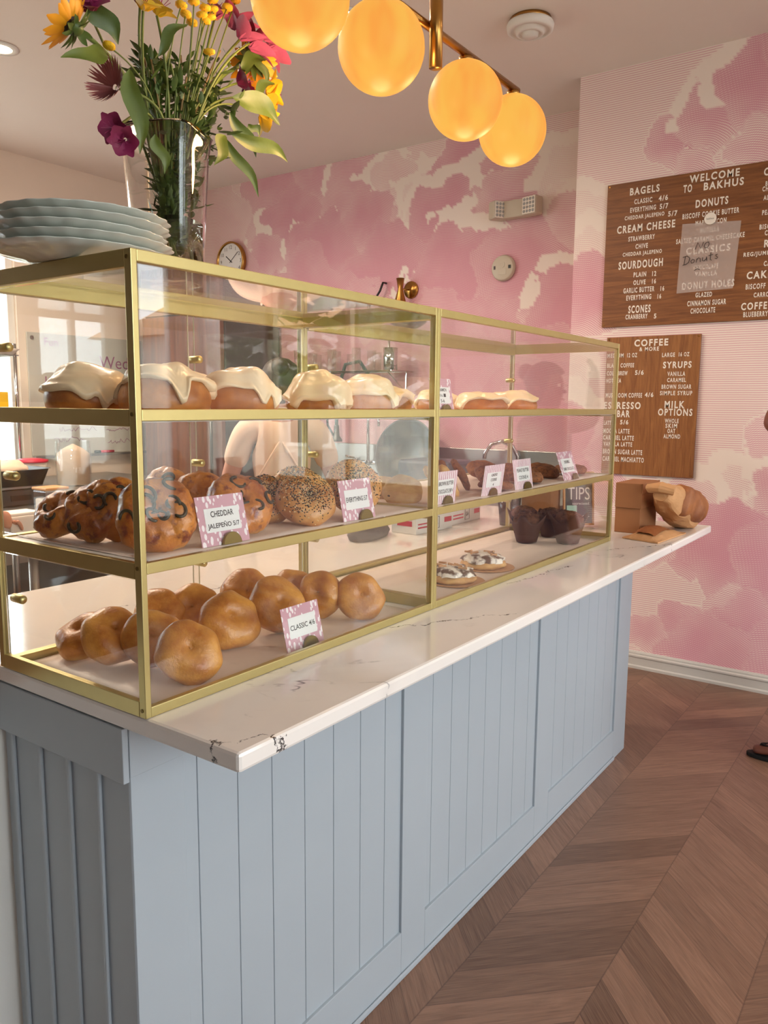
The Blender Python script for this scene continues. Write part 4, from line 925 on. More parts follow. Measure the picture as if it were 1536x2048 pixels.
for i, (x, z) in enumerate(BTN):
    y = 0.275 if i != 6 else 0.235
    t, h, d = flower('button_flower', (x, y + 0.01*(i % 3), z), 'small yellow button flower ' + BW[i], 'yellow button flowers of the bouquet', 0.0014)
    bm = lathe(B(), [(0, -0.004), (0.007, -0.003), (0.0115, 0.0), (0.011, 0.004), (0.006, 0.0065), (0, 0.007)], 18); jitter(bm, 0.0012, 300, i)
    obj('bloom', xform(bm, Matrix.Translation(h) @ Matrix.Rotation(0.25*math.sin(i), 4, 'Y')), 'pet_button', t, True)
for i in range(26):
    a = i*2.399; q = 0.02 + 0.09*((i*0.37) % 1); hd = (VX + 0.03 + q*1.5*math.cos(a), VY + q*0.7*math.sin(a), 2.12 + 0.10*((i*0.61) % 1))
    t, h, d = flower('filler_stem', hd, 'thin dark green leafy stem in the thick of the bouquet', 'leafy filler stems of the bouquet', 0.002, 'stem' if i % 3 else 'stem_brown')
    bm = B(); base = Vector((0, 0, 0)); r_ = random.Random(i)
    for k in range(46):
        s = r_.uniform(0.12, 1.0); p = h*s + Vector((r_.uniform(-0.012, 0.012), r_.uniform(-0.012, 0.012), 0)); dv = Vector((r_.uniform(-1, 1), r_.uniform(-1, 1), r_.uniform(-0.2, 1))).normalized()
        petal(bm, p, dv, Vector((0.1, 0.2, 1)), r_.uniform(0.016, 0.046), r_.uniform(0.005, 0.015), 0.1, 0.1, 3)
    obj('leaflets', bm, 'leaf', t, True)

# ------------------------------------------------------------------ lights of the place
GX, GY, GZ, GR_ = (0.543, 0.822, 1.209, 1.49), 0.15, 2.312, 0.1
pl = thing('pendant_lamp', 'brass bar pendant lamp with four lit amber globes over the pastry cases', 'lamp', (1.015, GY, GZ+0.118))
obj('bar', cyl(B(), (-0.50, 0, 0), (0.50, 0, 0), 0.0105, 14), 'brass', pl, True)
obj('stem', cyl(B(), (0, -0.026, -0.105), (0, -0.026, 0.10), 0.0165, 20), 'brass', pl, True)
obj('rod', cyl(B(), (0, -0.026, 0.10), (0, -0.026, ZC-GZ-0.13), 0.006, 10), 'brass', pl, True)
obj('ceiling_cup', lathe(B(), [(0, 0), (0.06, 0), (0.062, 0.004), (0.062, 0.018), (0, 0.018)], 28, c=(0, -0.026, ZC-GZ-0.118-0.018)), 'brass', pl, True)
for gx in GX:
    gl = obj('globe', ball(B(), (gx-1.015, 0, -0.118), GR_, GR_, GR_, 40, 24), 'globe', pl, True)
    light('globe_glow', 'POINT', (gx, GY, GZ-GR_-0.05), 3.0, (1.0, 0.58, 0.27), 0.05)
    obj('globe_cap', cyl(B(), (gx-1.015, 0, -0.024), (gx-1.015, 0, -0.008), 0.02, 16), 'brass', gl, True)
LK = [(1.648, 3.193, 'near the left edge of the ceiling'), (2.4, 1.5, 'behind the amber globes'), (0.3, 2.2, 'over the wall side prep table'), (1.6, 1.6, 'over the back of the worktop'), (1.0, 2.6, 'over the middle prep table'), (0.6, 3.4, 'in the far left kitchen corner'), (2.7, -1.7, 'added out of view on the customer side near the menu wall'), (1.0, -2.4, 'added out of view on the customer side near the shop front')]  # last two are added out of view to brighten floor and menu wall
for (x, y, w), en in zip(LK, (140, 12, 20, 75, 85, 140, 26, 20)):
    t = thing('recessed_light', 'round recessed ceiling light ' + w, 'ceiling light', (x, y, ZC), group='recessed ceiling lights')
    obj('trim', lathe(B(), [(0.062, -0.001), (0.09, -0.001), (0.092, -0.005), (0.06, -0.009), (0.06, -0.003)], 28), 'white', t, True)
    obj('lens', lathe(B(), [(0, -0.004), (0.059, -0.004), (0.059, -0.001), (0, -0.001)], 28), 'bulb', t, True)
    light('recessed_glow', 'SPOT', (x, y, ZC-0.03), en, (1.0, 0.80, 0.63), 0.06, spot_size=3.0, spot_blend=0.7)
t = thing('smoke_detector', 'round white ceiling detector on a brass ring', 'smoke detector', (2.925, 0.80, ZC))
obj('ring', lathe(B(), [(0, -0.001), (0.098, -0.001), (0.098, -0.02), (0, -0.02)], 36), 'brass', t, True)
obj('body', lathe(B(), [(0, -0.02), (0.108, -0.02), (0.112, -0.03), (0.108, -0.052), (0.09, -0.058), (0.088, -0.05), (0.07, -0.05), (0.066, -0.066), (0.052, -0.07), (0.05, -0.062), (0.04, -0.062), (0.037, -0.078), (0, -0.08)], 36), 'white', t, True)
t = thing('wall_alarm', 'round beige alarm plate on the pink mural wall', 'alarm', (XB-0.001, 1.530, 2.41), (0, -PI/2, 0))
obj('body', lathe(B(), [(0, 0), (0.084, 0), (0.086, 0.012), (0.08, 0.03), (0.074, 0.033), (0, 0.034)], 36), 'greyhouse', t, True)
bm = bx(-0.03, 0.03, 0.055, 0.066, 0.034, 0.0362); box(bm, -0.03, 0.03, -0.066, -0.055, 0.034, 0.0362); obj('vents', bx(-0.008, 0.014, 0.05, 0.062, 0.034, 0.036), 'cloth_grey', t); bm.free()
obj('vents', bx(-0.008, 0.014, -0.064, -0.046, 0.034, 0.036), 'black', t); obj('panel', bx(-0.045, -0.006, -0.03, 0.03, 0.034, 0.0352), 'greyhouse', t, bevel=0.001)
obj('emblem', lathe(B(), [(0.014, 0.034), (0.02, 0.034), (0.02, 0.0362), (0.014, 0.0362)], 20, c=(0.02, 0, 0)), 'greyhouse', t)
t = thing('emergency_light', 'grey twin head emergency light high on the pink mural wall', 'emergency light', (XB-0.001, 1.435, 2.770))
obj('housing', bx(-0.07, 0, -0.085, 0.085, -0.055, 0.055), 'greyhouse', t, bevel=0.006)
for s, yaw in ((1, 58), (-1, 12)):
    R_ = Matrix.Translation((-0.055, s*0.125, 0)) @ Matrix.Rotation(math.radians(yaw if s > 0 else -yaw), 4, 'Z')
    h = obj('lamp_head', xform(bx(-0.045, 0.035, -0.055, 0.055, -0.058, 0.058), R_), 'greyhouse', t, bevel=0.012)
    obj('lens', xform(bx(-0.0475, -0.0452, -0.05, 0.05, -0.052, 0.052), R_), 'letter_white', h, bevel=0.001); bm = B()
    for iy in range(4):
        for iz in range(4): ball(bm, (-0.048, -0.035+iy*0.0233, -0.036+iz*0.024), 0.006, 0.0095, 0.0095, 10, 6)
    obj('reflector_lens', xform(bm, R_), 'steel', h)
t = thing('wall_clock', 'round white wall clock in a brass rim on the mural wall', 'clock', (XB-0.001, 4.10, 2.695), (0, -PI/2, 0)); t.scale = (1.2, 1.2, 1.0)
obj('rim', lathe(B(), [(0, 0), (0.128, 0), (0.134, 0.01), (0.134, 0.045), (0.126, 0.05), (0.122, 0.045), (0.122, 0.028), (0, 0.028)], 48), 'brass', t, True)
fa = obj('face', lathe(B(), [(0, 0.0285), (0.1215, 0.0285), (0.1215, 0.0305), (0, 0.0305)], 48), 'card_label', t)
bm = B()
for k in range(12):
    a = 2*PI*k/12; text_into(bm, str(k or 12), Matrix.Translation((math.cos(a)*0.096, -math.sin(a)*0.096, 0.0312)) @ Matrix.Rotation(-PI/2, 4, 'Z'), None, 0.024)
obj('numerals', bm, 'cloth_grey', t)
for L, w, a in ((0.06, 0.003, 0.9), (0.092, 0.002, 5.4)):
    obj('hand', xform(bx(-0.015, L, -w, w, 0.0315, 0.033), Matrix.Rotation(a, 4, 'Z')), 'black', t)
t = thing('wall_sconce', 'brass wall sconce with hourglass shade on the mural wall', 'wall lamp', (XB-0.001, 2.275, 2.325), (0, -PI/2, 0))
obj('back_plate', lathe(B(), [(0, 0), (0.06, 0), (0.062, 0.006), (0.058, 0.014), (0, 0.016)], 32), 'brass', t, True)
obj('arm', cyl(B(), (0, 0.01, 0.012), (0, 0.035, 0.07), 0.006, 10), 'brass', t, True)
obj('shade', xform(lathe(B(), [(0.045, -0.1), (0.018, 0.0), (0.03, 0.075), (0.028, 0.075), (0.015, 0.0), (0.043, -0.1)], 24), Matrix.Translation((0, 0.04, 0.085)) @ Matrix.Rotation(PI/2, 4, 'Y')), 'brass', t, True)
t = thing('wall_hook', 'small dark hook on the mural wall left of the brass sconce', 'hook', (XB-0.002, 2.50, 2.33))
obj('hook', tube(B(), [(0, 0, 0.06), (-0.04, 0, 0.06), (-0.05, 0.02, 0.0), (-0.05, 0.06, -0.05), (-0.03, 0.09, -0.06)], 0.008, 8), 'black', t, True)

# ------------------------------------------------------------------ menu boards
TM = Matrix(((0, 0, -1, 0), (-1, 0, 0, 0), (0, 1, 0, 0), (0, 0, 0, 1)))      # writing that faces -X
BX = XR-0.016
BIG_TEXT = [ ("BAGELS",0.463,2.660,0.159,0.039), ("CLASSIC",0.468,2.605,0.097,0.026), ("4/6",0.361,2.605,0.049,0.028),
("EVERYTHING",0.467,2.563,0.139,0.026), ("5/7",0.355,2.562,0.045,0.028), ("CHEDDAR JALEPENO",0.458,2.521,0.214,0.027),
("5/7",0.307,2.518,0.048,0.028), ("CREAM CHEESE",0.448,2.466,0.313,0.041), ("STRAWBERRY",0.467,2.411,0.144,0.026),
("CHIVE",0.464,2.368,0.067,0.026), ("CHEDDAR JALEPENO",0.460,2.328,0.213,0.027), ("SOURDOUGH",0.466,2.273,0.242,0.043),
("PLAIN",0.466,2.218,0.069,0.026), ("12",0.388,2.216,0.021,0.026), ("OLIVE",0.466,2.176,0.067,0.026),
("16",0.387,2.176,0.021,0.026), ("GARLIC BUTTER",0.468,2.136,0.170,0.028), ("16",0.340,2.134,0.020,0.026),
("EVERYTHING",0.466,2.096,0.137,0.028), ("16",0.354,2.094,0.020,0.026), ("SCONES",0.459,2.033,0.122,0.042),
("CRANBERRY",0.473,1.993,0.122,0.026), ("5",0.371,1.990,0.013,0.026), ("WELCOME",0.108,2.679,0.244,0.039),
("TO",0.237,2.634,0.044,0.040), ("BAKHUS",0.060,2.632,0.193,0.039), ("DONUTS",0.112,2.550,0.160,0.040),
("BISCOFF COOKIE BUTTER",0.116,2.494,0.279,0.027), ("MAPLE BACON",0.111,2.452,0.152,0.026), ("NUTELLA",0.114,2.413,0.094,0.025),
("SALTED CARAMEL CHEESECAKE",0.112,2.370,0.338,0.026), ("CLASSICS",0.117,2.315,0.220,0.037), ("CHOCOLATE",0.122,2.228,0.123,0.025),
("VANILLA",0.120,2.193,0.110,0.025), ("DONUT HOLES",0.107,2.136,0.260,0.037), ("GLAZED",0.124,2.086,0.083,0.025),
("CINNAMON SUGAR",0.108,2.044,0.194,0.028), ("CHOCOLATE",0.124,2.005,0.124,0.028) ,
 ("COOKIES",-0.218,2.660,0.181,0.038), ("BROWN BUTTER",-0.221,2.603,0.165,0.023), ("CHOCOLATE CHIP",-0.217,2.579,0.182,0.024),
("ALMOND",-0.178,2.536,0.089,0.024), ("PEANUT BUTTER",-0.223,2.465,0.182,0.024), ("BISCOFF",-0.172,2.397,0.095,0.025),
("CARAMEL",-0.201,2.366,0.100,0.025), ("ROLLS",-0.218,2.314,0.133,0.038), ("REG/JUMBO",-0.130,2.266,0.143,0.027),
("CARAMEL",-0.209,2.217,0.106,0.025), ("CAKES",-0.151,2.165,0.142,0.038), ("BISCOFF",-0.125,2.109,0.092,0.027),
("CARROT",-0.162,2.066,0.085,0.024), ("COFFEE CAKE",-0.196,2.012,0.265,0.037), ("BLUEBERRY",-0.134,1.971,0.115,0.026) ]
COFFEE_TEXT = [ ("COFFEE",0.385,1.849,0.184,0.038), ("& MORE",0.394,1.815,0.107,0.022), ("MEDIUM",0.581,1.784,0.093,0.023),
("12 OZ",0.486,1.784,0.056,0.024), ("LARGE",0.288,1.780,0.068,0.023), ("16 OZ",0.206,1.781,0.055,0.023),
("BLACK COFFEE",0.549,1.729,0.153,0.024), ("COLD BREW",0.566,1.686,0.119,0.024), ("5/6",0.441,1.688,0.048,0.026),
("SYRUPS",0.239,1.726,0.150,0.036), ("VANILLA",0.241,1.678,0.094,0.024), ("CARAMEL",0.238,1.645,0.099,0.023),
("BROWN SUGAR",0.237,1.609,0.157,0.024), ("SIMPLE SYRUP",0.237,1.575,0.170,0.024), ("HOT TEA",0.584,1.645,0.085,0.024),
("MUSHROOM COFFEE",0.523,1.563,0.207,0.026), ("4/6",0.381,1.566,0.047,0.026), ("ESPRESSO",0.529,1.506,0.209,0.040),
("BAR",0.519,1.460,0.072,0.039), ("LATTE",0.604,1.407,0.051,0.024), ("5/6",0.512,1.413,0.047,0.026),
("MOCHA LATTE",0.555,1.362,0.150,0.027), ("CARAMEL LATTE",0.542,1.324,0.177,0.027), ("VANILLA LATTE",0.544,1.288,0.166,0.025),
("BROWN SUGAR LATTE",0.515,1.245,0.225,0.028), ("CARAMEL MACHIATTO",0.510,1.203,0.238,0.028), ("MILK",0.241,1.513,0.106,0.039),
("OPTIONS",0.236,1.472,0.182,0.039), ("WHOLE",0.251,1.425,0.074,0.024), ("SKIM",0.252,1.398,0.062,0.024),
("OAT",0.250,1.370,0.042,0.024), ("ALMOND",0.246,1.341,0.089,0.024) ]
def menu_board(y0, y1, z0, z1, mat, texts, label):
    t = thing('menu_board', label, 'menu board', (BX, 0, 0))
    obj('panel', bx(0, 0.0155, y0, y1, z0, z1), mat, t, bevel=0.0015)
    bm = B()
    for s, y, z, w, h in texts: text_into(bm, s, Matrix.Translation((-0.0012, y, z)) @ TM, w, h, 0.03, 0.0, 1.28)
    obj('lettering', bm, 'letter_white', t)
    for y in (y0+0.012, y1-0.012):
        for z in (z0+0.012, z1-0.012): obj('screw', cyl(B(), (0, y, z), (-0.002, y, z), 0.004, 10), 'brass', t)
menu_board(-0.40, 0.669, 1.942, 2.712, 'board_h', BIG_TEXT, 'large walnut menu board headed WELCOME TO BAKHUS on the pink wall')
menu_board(0.124, 0.634, 1.118, 1.885, 'board_v', COFFEE_TEXT, 'smaller wooden menu board headed COFFEE & MORE below the large one')
g = G('translucent_paper'); trn = g.n.new('ShaderNodeBsdfTransparent'); g.set(col=lin((228, 214, 208)), rough=0.6)
mx = g.n.new('ShaderNodeMixShader'); mx.inputs[0].default_value = 0.4; g.l.new(trn.outputs[0], mx.inputs[1]); g.l.new(g.b.outputs[0], mx.inputs[2]); g.l.new(mx.outputs[0], g.out.inputs[0]); MAT['note'] = g.m
bm = B(); gr_ = []
for j in range(9):
    row = []
    for i in range(9):
        s, q = i/8, j/8; y = (0.253*(1-s)-0.037*s)*(1-q) + (0.262*(1-s)-0.020*s)*q; z = (2.456*(1-s)+2.440*s)*(1-q) + (2.100*(1-s)+2.106*s)*q
        row.append(bm.verts.new((BX-0.004-0.012*q*q*(0.4+0.6*s)-0.002*math.sin(s*5), y, z)))
    gr_.append(row)
for j in range(8):
    for i in range(8): bm.faces.new((gr_[j][i], gr_[j+1][i], gr_[j+1][i+1], gr_[j][i+1]))
nt = obj('paper_note', bm, 'note', None, True); tag(nt, 'see through paper note reading NO Donuts stuck on the large menu board', 'note')
def cpt(x, y):
    q = (y-530)/550; return (BX-0.0065-0.012*q*q, 0.253-0.290*(x-850)/460, 2.452-0.345*q)
STR = [[(968, 742), (985, 688), (1012, 738), (1030, 690)], [(1066, 690), (1046, 700), (1036, 722), (1046, 738), (1066, 732), (1076, 708), (1068, 690)],
    [(892, 795), (884, 860)], [(872, 798), (905, 788), (928, 808), (922, 842), (900, 858), (874, 862)], [(952, 820), (938, 836), (946, 852), (964, 846), (966, 826), (952, 820)],
    [(982, 850), (986, 818)], [(984, 828), (1000, 812), (1012, 820), (1014, 848)], [(1032, 812), (1030, 838), (1044, 842), (1060, 826), (1062, 810)], [(1062, 812), (1066, 842)],
    [(1094, 778), (1092, 836), (1104, 842)], [(1078, 804), (1112, 796)], [(1146, 796), (1132, 802), (1138, 814), (1150, 822), (1142, 834), (1128, 830)], [(980, 888), (982, 892)], [(1000, 886), (1002, 890)], [(972, 914), (984, 904), (1000, 902), (1014, 910)]]
bm = B()
for s in STR: tube(bm, [cpt(*p) for p in s], 0.0016, 5)
obj('handwriting', bm, 'ink', nt)
mg = obj('magnet', cyl(B(), (BX-0.006, 0.112, 2.466), (BX-0.013, 0.112, 2.466), 0.030, 32), 'letter_white', None, bevel=0.002); tag(mg, 'round white magnet holding the paper note', 'magnet')
bm = B(); text_into(bm, 'bakhus', Matrix.Translation((BX-0.0136, 0.112, 2.466)) @ TM, 0.036, 0.009); obj('lettering', bm, 'cloth_grey', mg)

# ------------------------------------------------------------------ behind and beside the cases on the worktop
def carton(x0, y0, w, d, h, rot, mat, label, name='carton', grp=None, red=False):
    t = thing(name, label, 'box', (x0, y0, ZT+0.0005), (0, 0, math.radians(rot)), grp)
    obj('body', bx(0, w, 0, d, 0, h), mat, t, bevel=0.002)
    return t
for (x, y, w, rot, lab) in ((1.74, 0.635, 0.25, -3, 'white glove carton with red bands behind the joint of the cases'), (2.03, 0.650, 0.26, 2, 'second white glove carton with a red square, further along the worktop')):
    t = carton(x, y, w, 0.12, 0.085, rot, 'card_label', lab, 'glove_carton', 'white glove cartons')
    bm = bx(0.012, 0.10, -0.0012, -0.0003, 0.022, 0.028); box(bm, 0.012, 0.10, -0.0012, -0.0003, 0.036, 0.041); box(bm, w-0.06, w-0.01, -0.0012, -0.0003, 0.03, 0.05); box(bm, -0.0012, -0.0003, 0.02, 0.09, 0.03, 0.05); obj('red_print', bm, 'red', t)
    bm = bx(0.115, 0.155, -0.0012, -0.0003, 0.012, 0.0135); box(bm, 0.115, 0.155, -0.0012, -0.0003, 0.0565, 0.058); box(bm, 0.115, 0.1165, -0.0012, -0.0003, 0.012, 0.058); box(bm, 0.1535, 0.155, -0.0012, -0.0003, 0.012, 0.058)
    text_into(bm, 'GA', Matrix.Translation((0.135, -0.0012, 0.036)) @ Matrix.Rotation(PI/2, 4, 'X'), 0.024, 0.018, 0.01); obj('black_print', bm, 'ink', t)
bm = lathe(B(), [(0, 0), (0.13, 0.002), (0.145, 0.02), (0.12, 0.042), (0.05, 0.05), (0, 0.05)], 28, fn=lambda p, a: Vector((p.x, p.y*0.45, p.z))); jitter(bm, 0.012, 14, 3)
for v_ in bm.verts: v_.co.z = max(0, v_.co.z)
o = obj('folded_cloth', bm, 'cloth_grey', None, True, loc=(1.60, 0.755, ZT+0.0008)); o.rotation_euler = (0, 0, 0.25); tag(o, 'dark grey folded cloth on the worktop behind the near case', 'cloth')
t = thing('black_tumbler', 'dark glass tumbler behind the rear doors of the far case', 'cup', (2.20, 0.475, ZT+0.0005)); obj('cup', lathe(B(), [(0, 0), (0.038, 0), (0.05, 0.125), (0.047, 0.125), (0.036, 0.006), (0, 0.006)], 28), 'phone', t, True)
obj('lid', lathe(B(), [(0, 0.125), (0.052, 0.125), (0.052, 0.135), (0, 0.14)], 28), 'black', t, True)
carton(2.215, 0.30, 0.15, 0.12, 0.155, 8, 'kraft_dark', 'brown cardboard box left of the TIPS sign', 'cardboard_box')
t = thing('tips_sign', 'small framed black chalkboard sign reading TIPS on the worktop', 'sign', (2.352, 0.232, ZT+0.001), (0, 0, math.radians(-52)))
Rl = Matrix.Rotation(math.radians(-8), 4, 'X')
obj('board', xform(bx(-0.056, 0.056, -0.004, 0.004, 0.012, 0.218), Rl), 'black', t)
bm = bx(-0.064, -0.0562, -0.007, 0.007, 0.004, 0.226); box(bm, 0.0562, 0.064, -0.007, 0.007, 0.004, 0.226); box(bm, -0.0562, 0.0562, -0.007, 0.007, 0.004, 0.012); box(bm, -0.0562, 0.0562, -0.007, 0.007, 0.218, 0.226)
obj('frame', xform(bm, Rl), 'wood_pale', t, bevel=0.001)
bm = B(); XZ = Rl @ Matrix.Translation((0, -0.0046, 0)) @ Matrix.Rotation(PI/2, 4, 'X')
text_into(bm, 'TIPS', XZ @ Matrix.Translation((0, 0.135, 0)), 0.092, 0.052, 0.0); text_into(bm, 'appreciated', XZ @ Matrix.Translation((0.008, 0.092, 0)), 0.07, 0.014)
for sz, zz in ((1, 0.19), (-1, 0.038)):
    for sx in (-1, 1):
        pts = [Vector((sx*(0.004+0.04*k/16), zz + sz*0.008*math.sin(k*0.75)*(1-k/20), 0)) for k in range(17)]
        tube(bm, [XZ @ p for p in pts], 0.0011, 5)
obj('lettering', bm, 'letter_white', t); obj('mint_slip', xform(bx(-0.05, -0.008, -0.0062, -0.005, 0.05, 0.085), Rl), 'ltgreen', t)
carton(2.305, -0.035, 0.21, 0.10, 0.098, 0, 'kraft_dark', 'lower brown kraft pastry box at the far end of the worktop', 'pastry_box', 'stacked kraft pastry boxes')
t2 = carton(2.300, -0.040, 0.21, 0.105, 0.098, 0, 'kraft_dark', 'upper brown kraft pastry box stacked at the far end of the worktop', 'pastry_box', 'stacked kraft pastry boxes'); t2.location.z = ZT+0.099
obj('lid_flap', bx(-0.004, 0.214, -0.003, -0.0005, 0.06, 0.099), 'kraft_dark', t2)
def crumple(P0, P1, rx, rz, seed, mat, n=26, m_=30, close=0.25):
    bm = B(); P0, P1 = Vector(P0), Vector(P1); d = (P1-P0).normalized(); s = d.cross(Vector((0, 0, 1))).normalized(); u_ = s.cross(d); rings = []
    for i in range(n+1):
        t_ = i/n; k = (close+(1-close)*min(1, t_*2.2)) if t_ < 0.9 else 1-(t_-0.9)*1.5; rg = []
        for j in range(m_):
            a = 2*PI*j/m_; ca, sa = math.cos(a), math.sin(a); q = (abs(ca)**3.2+abs(sa)**3.2)**(-1/3.2)
            p = P0.lerp(P1, t_) + s*rx*k*ca*q + u_*rz*(k if t_ > 0.45 else k)*sa*q
            p += noise.noise_vector(p*16+Vector((seed, 0, 0)))*0.012 + noise.noise_vector(p*40)*0.004; p.z = max(p.z, ZT+0.0012); rg.append(bm.verts.new(p))
        rings.append(rg)
    for a_, b_ in zip(rings, rings[1:]):
        for j in range(m_): bm.faces.new((a_[j], a_[(j+1) % m_], b_[(j+1) % m_], b_[j]))
    bm.faces.new(rings[0][::-1]); bm.faces.new(rings[-1]); bmesh.ops.recalc_face_normals(bm, faces=bm.faces)
    return bm
bb = obj('bread_bag', crumple((2.285, -0.115, 1.175), (2.64, -0.135, 1.062), 0.066, 0.072, 2, 'kraft', close=0.4), 'kraft', None, False); tag(bb, 'crumpled kraft bread bag with clear window slumped against the boxes', 'bag')
bm = crumple((2.40, -0.150, 1.145), (2.63, -0.160, 1.078), 0.050, 0.066, 2, 'loaf', close=0.85); obj('window', bm, 'loaf', bb, True)
bm = tube(B(), [(2.285, -0.165, 1.185), (2.276, -0.115, 1.198), (2.288, -0.065, 1.19)], [0.016, 0.024, 0.016], 10); jitter(bm, 0.006, 40, 1); obj('rolled_end', bm, 'kraft', bb)
fb = obj('window_bag', B(), 'kraft'); bm = B(); bm.from_mesh(fb.data); bmesh.ops.create_grid(bm, x_segments=20, y_segments=12, size=1.0)
for v_ in bm.verts:
    x, y = v_.co.x, v_.co.y; v_.co = Vector((2.295+x*0.15+y*0.02, -0.098+y*0.072-x*0.01, ZT+0.006+0.024*(1-x*x)*(1-y*y)+0.004*noise.noise(Vector((x*3, y*3, 5)))))
r = bmesh.ops.extrude_face_region(bm, geom=bm.faces[:])
for e in r['geom']:
    if isinstance(e, bmesh.types.BMVert): e.co.z = ZT+0.001
bmesh.ops.recalc_face_normals(bm, faces=bm.faces); bm.to_mesh(fb.data); bm.free(); tag(fb, 'flat kraft window bag lying on the worktop by the far case end', 'bag')
bm = B(); bmesh.ops.create_grid(bm, x_segments=16, y_segments=10, size=1.0)
for v_ in bm.verts:
    x, y = v_.co.x, v_.co.y; v_.co = Vector((2.285+x*0.095+y*0.02, -0.092+y*0.045, ZT+0.012+0.028*(1-x*x*0.5)*(1-y*y*0.4)+0.005*noise.noise(Vector((x*6, y*6, 2)))))
obj('window', bm, 'loaf', fb, True)

# ------------------------------------------------------------------ kitchen
def table(x0, x1, y0, y1, h, label):
    t = thing('prep_table', label, 'table', (x0, y0, 0)); w, d = x1-x0, y1-y0
    obj('top', bx(0, w, 0, d, h-0.04, h), 'steel', t, bevel=0.004); obj('undershelf', bx(0.05, w-0.05, 0.05, d-0.05, 0.25, 0.27), 'dark_steel', t)
    for a in (0.05, w-0.05):
        for b in (0.05, d-0.05): obj('leg', cyl(B(), (a, b, 0), (a, b, h-0.04), 0.02, 12), 'steel', t, True)
    return t
TB = 0.92
table(0.98, 1.80, 2.02, 3.55, TB, 'steel prep table in the middle of the kitchen behind the cases')
table(1.85, 3.30, 3.72, 4.78, TB, 'steel prep table against the kitchen wall below the whiteboard')
t = thing('fridge', 'tall fridge with reddish wood front and black side at the mural wall', 'fridge', (3.5, 3.55, 0))
obj('cabinet', bx(0.02, 0.62, 0.0, 0.94, 0.05, 2.2), 'black', t, bevel=0.006); dr = obj('door', bx(-0.02, 0.018, 0.01, 0.93, 0.1, 2.18), 'wood_red', t, bevel=0.004)
obj('handle', cyl(B(), (-0.05, 0.1, 0.9), (-0.05, 0.1, 1.5), 0.012, 10), 'dark_steel', dr, True)
obj('plinth', bx(0.03, 0.6, 0.02, 0.92, 0.0, 0.049), 'black', t)
t = thing('shelf_upright', 'white slotted upright with small label tags left of the fridge', 'upright', (3.46, 4.56, 0))
obj('post', bx(0, 0.05, 0, 0.09, 0, 2.3), 'white', t, bevel=0.002)
for k, z in enumerate((1.95, 1.62, 1.3, 1.02)): obj('label_tag', bx(-0.003, -0.0005, 0.02, 0.07, z, z+0.07), 'card_label', t)
obj('red_magnet', bx(-0.012, -0.0005, 0.03, 0.09, 1.78, 1.86), 'red', t, bevel=0.01); obj('black_clip', bx(-0.012, -0.0005, 0.02, 0.08, 1.12, 1.17), 'black', t, bevel=0.004)
wb = thing('whiteboard', 'whiteboard with faded purple handwriting on the kitchen wall', 'whiteboard', (0, YL-0.001, 0))
obj('panel', bx(2.66, 3.72, -0.014, 0, 1.08, 2.03), plain('whiteboard', (196, 196, 186), 0.25), wb, bevel=0.003)
obj('ledge', bx(2.66, 3.72, -0.06, -0.0142, 1.06, 1.078), 'steel', wb); obj('bolt', cyl(B(), (2.70, -0.014, 1.99), (2.70, -0.02, 1.99), 0.015, 12), 'steel', wb)
bm = B(); YX = lambda x, z: Matrix.Translation((x, -0.0155, z)) @ Matrix.Rotation(PI/2, 4, 'X')
for s, x, z, h in (('Fun', 2.86, 1.965, 0.06), ('Hot', 2.88, 1.66, 0.075), ('Wed', 3.43, 1.83, 0.10)): text_into(bm, s, YX(x, z), None, h)
wr = random.Random(3)
for x0, x1, z in ((3.05, 3.35, 1.72), (3.08, 3.4, 1.66), (2.78, 3.15, 1.56), (2.8, 3.1, 1.48), (2.85, 3.2, 1.36), (2.9, 3.25, 1.28), (2.85, 3.12, 1.2), (3.35, 3.6, 1.36), (3.33, 3.62, 1.27), (3.34, 3.6, 1.17)):
    pts = []; x = x0
    while x < x1: pts.append((x, -0.0158, z + wr.uniform(-0.018, 0.022))); x += wr.uniform(0.008, 0.02)
    tube(bm, pts, 0.0022, 4)
obj('handwriting', bm, plain('purple_marker', (150, 92, 128), 0.7), wb)
mk = obj('marker_pen', cyl(B(), (3.22, 4.785, 1.090), (3.38, 4.785, 1.090), 0.011, 12), 'red', None, True); tag(mk, 'red and black marker pen on the whiteboard ledge', 'marker'); obj('cap', cyl(B(), (3.20, 4.785, 1.090), (3.25, 4.785, 1.090), 0.0125, 12), 'black', mk, True)
# items on the prep tables
def tub(x, y, z, w, d, h, fill, lab, cat, name):
    t = thing(name, lab, cat, (x, y, z+0.0008)); obj('body', bx(-w/2, w/2, -d/2, d/2, 0, h), 'tub', t, bevel=0.008)
    if fill: obj('contents', bx(-w/2+0.01, w/2-0.01, -d/2+0.01, d/2-0.01, h+0.0003, h+0.012), fill, t, bevel=0.004)
    return t
tub(1.075, 2.24, TB, 0.16, 0.14, 0.10, 'flour', 'white tub of cream cheese at the near edge of the kitchen prep table', 'tub', 'cream_cheese_tub')
tub(1.245, 2.26, TB, 0.12, 0.13, 0.10, 'butter', 'clear tub of yellow butter beside the cream cheese tub', 'tub', 'butter_tub')
t = thing('sugar_jar', 'square glass jar of sugar with a wooden lid on the prep table', 'jar', (1.63, 2.90, TB+0.0008)); obj('glass', bx(-0.065, 0.065, -0.065, 0.065, 0, 0.115), 'jar_glass', t, bevel=0.01); obj('lid', bx(-0.068, 0.068, -0.068, 0.068, 0.116, 0.130), 'wood_pale', t, bevel=0.004)
bm = bx(-0.058, 0.058, -0.058, 0.058, 0.006, 0.07); obj('sugar', bm, 'flour', t, bevel=0.01)
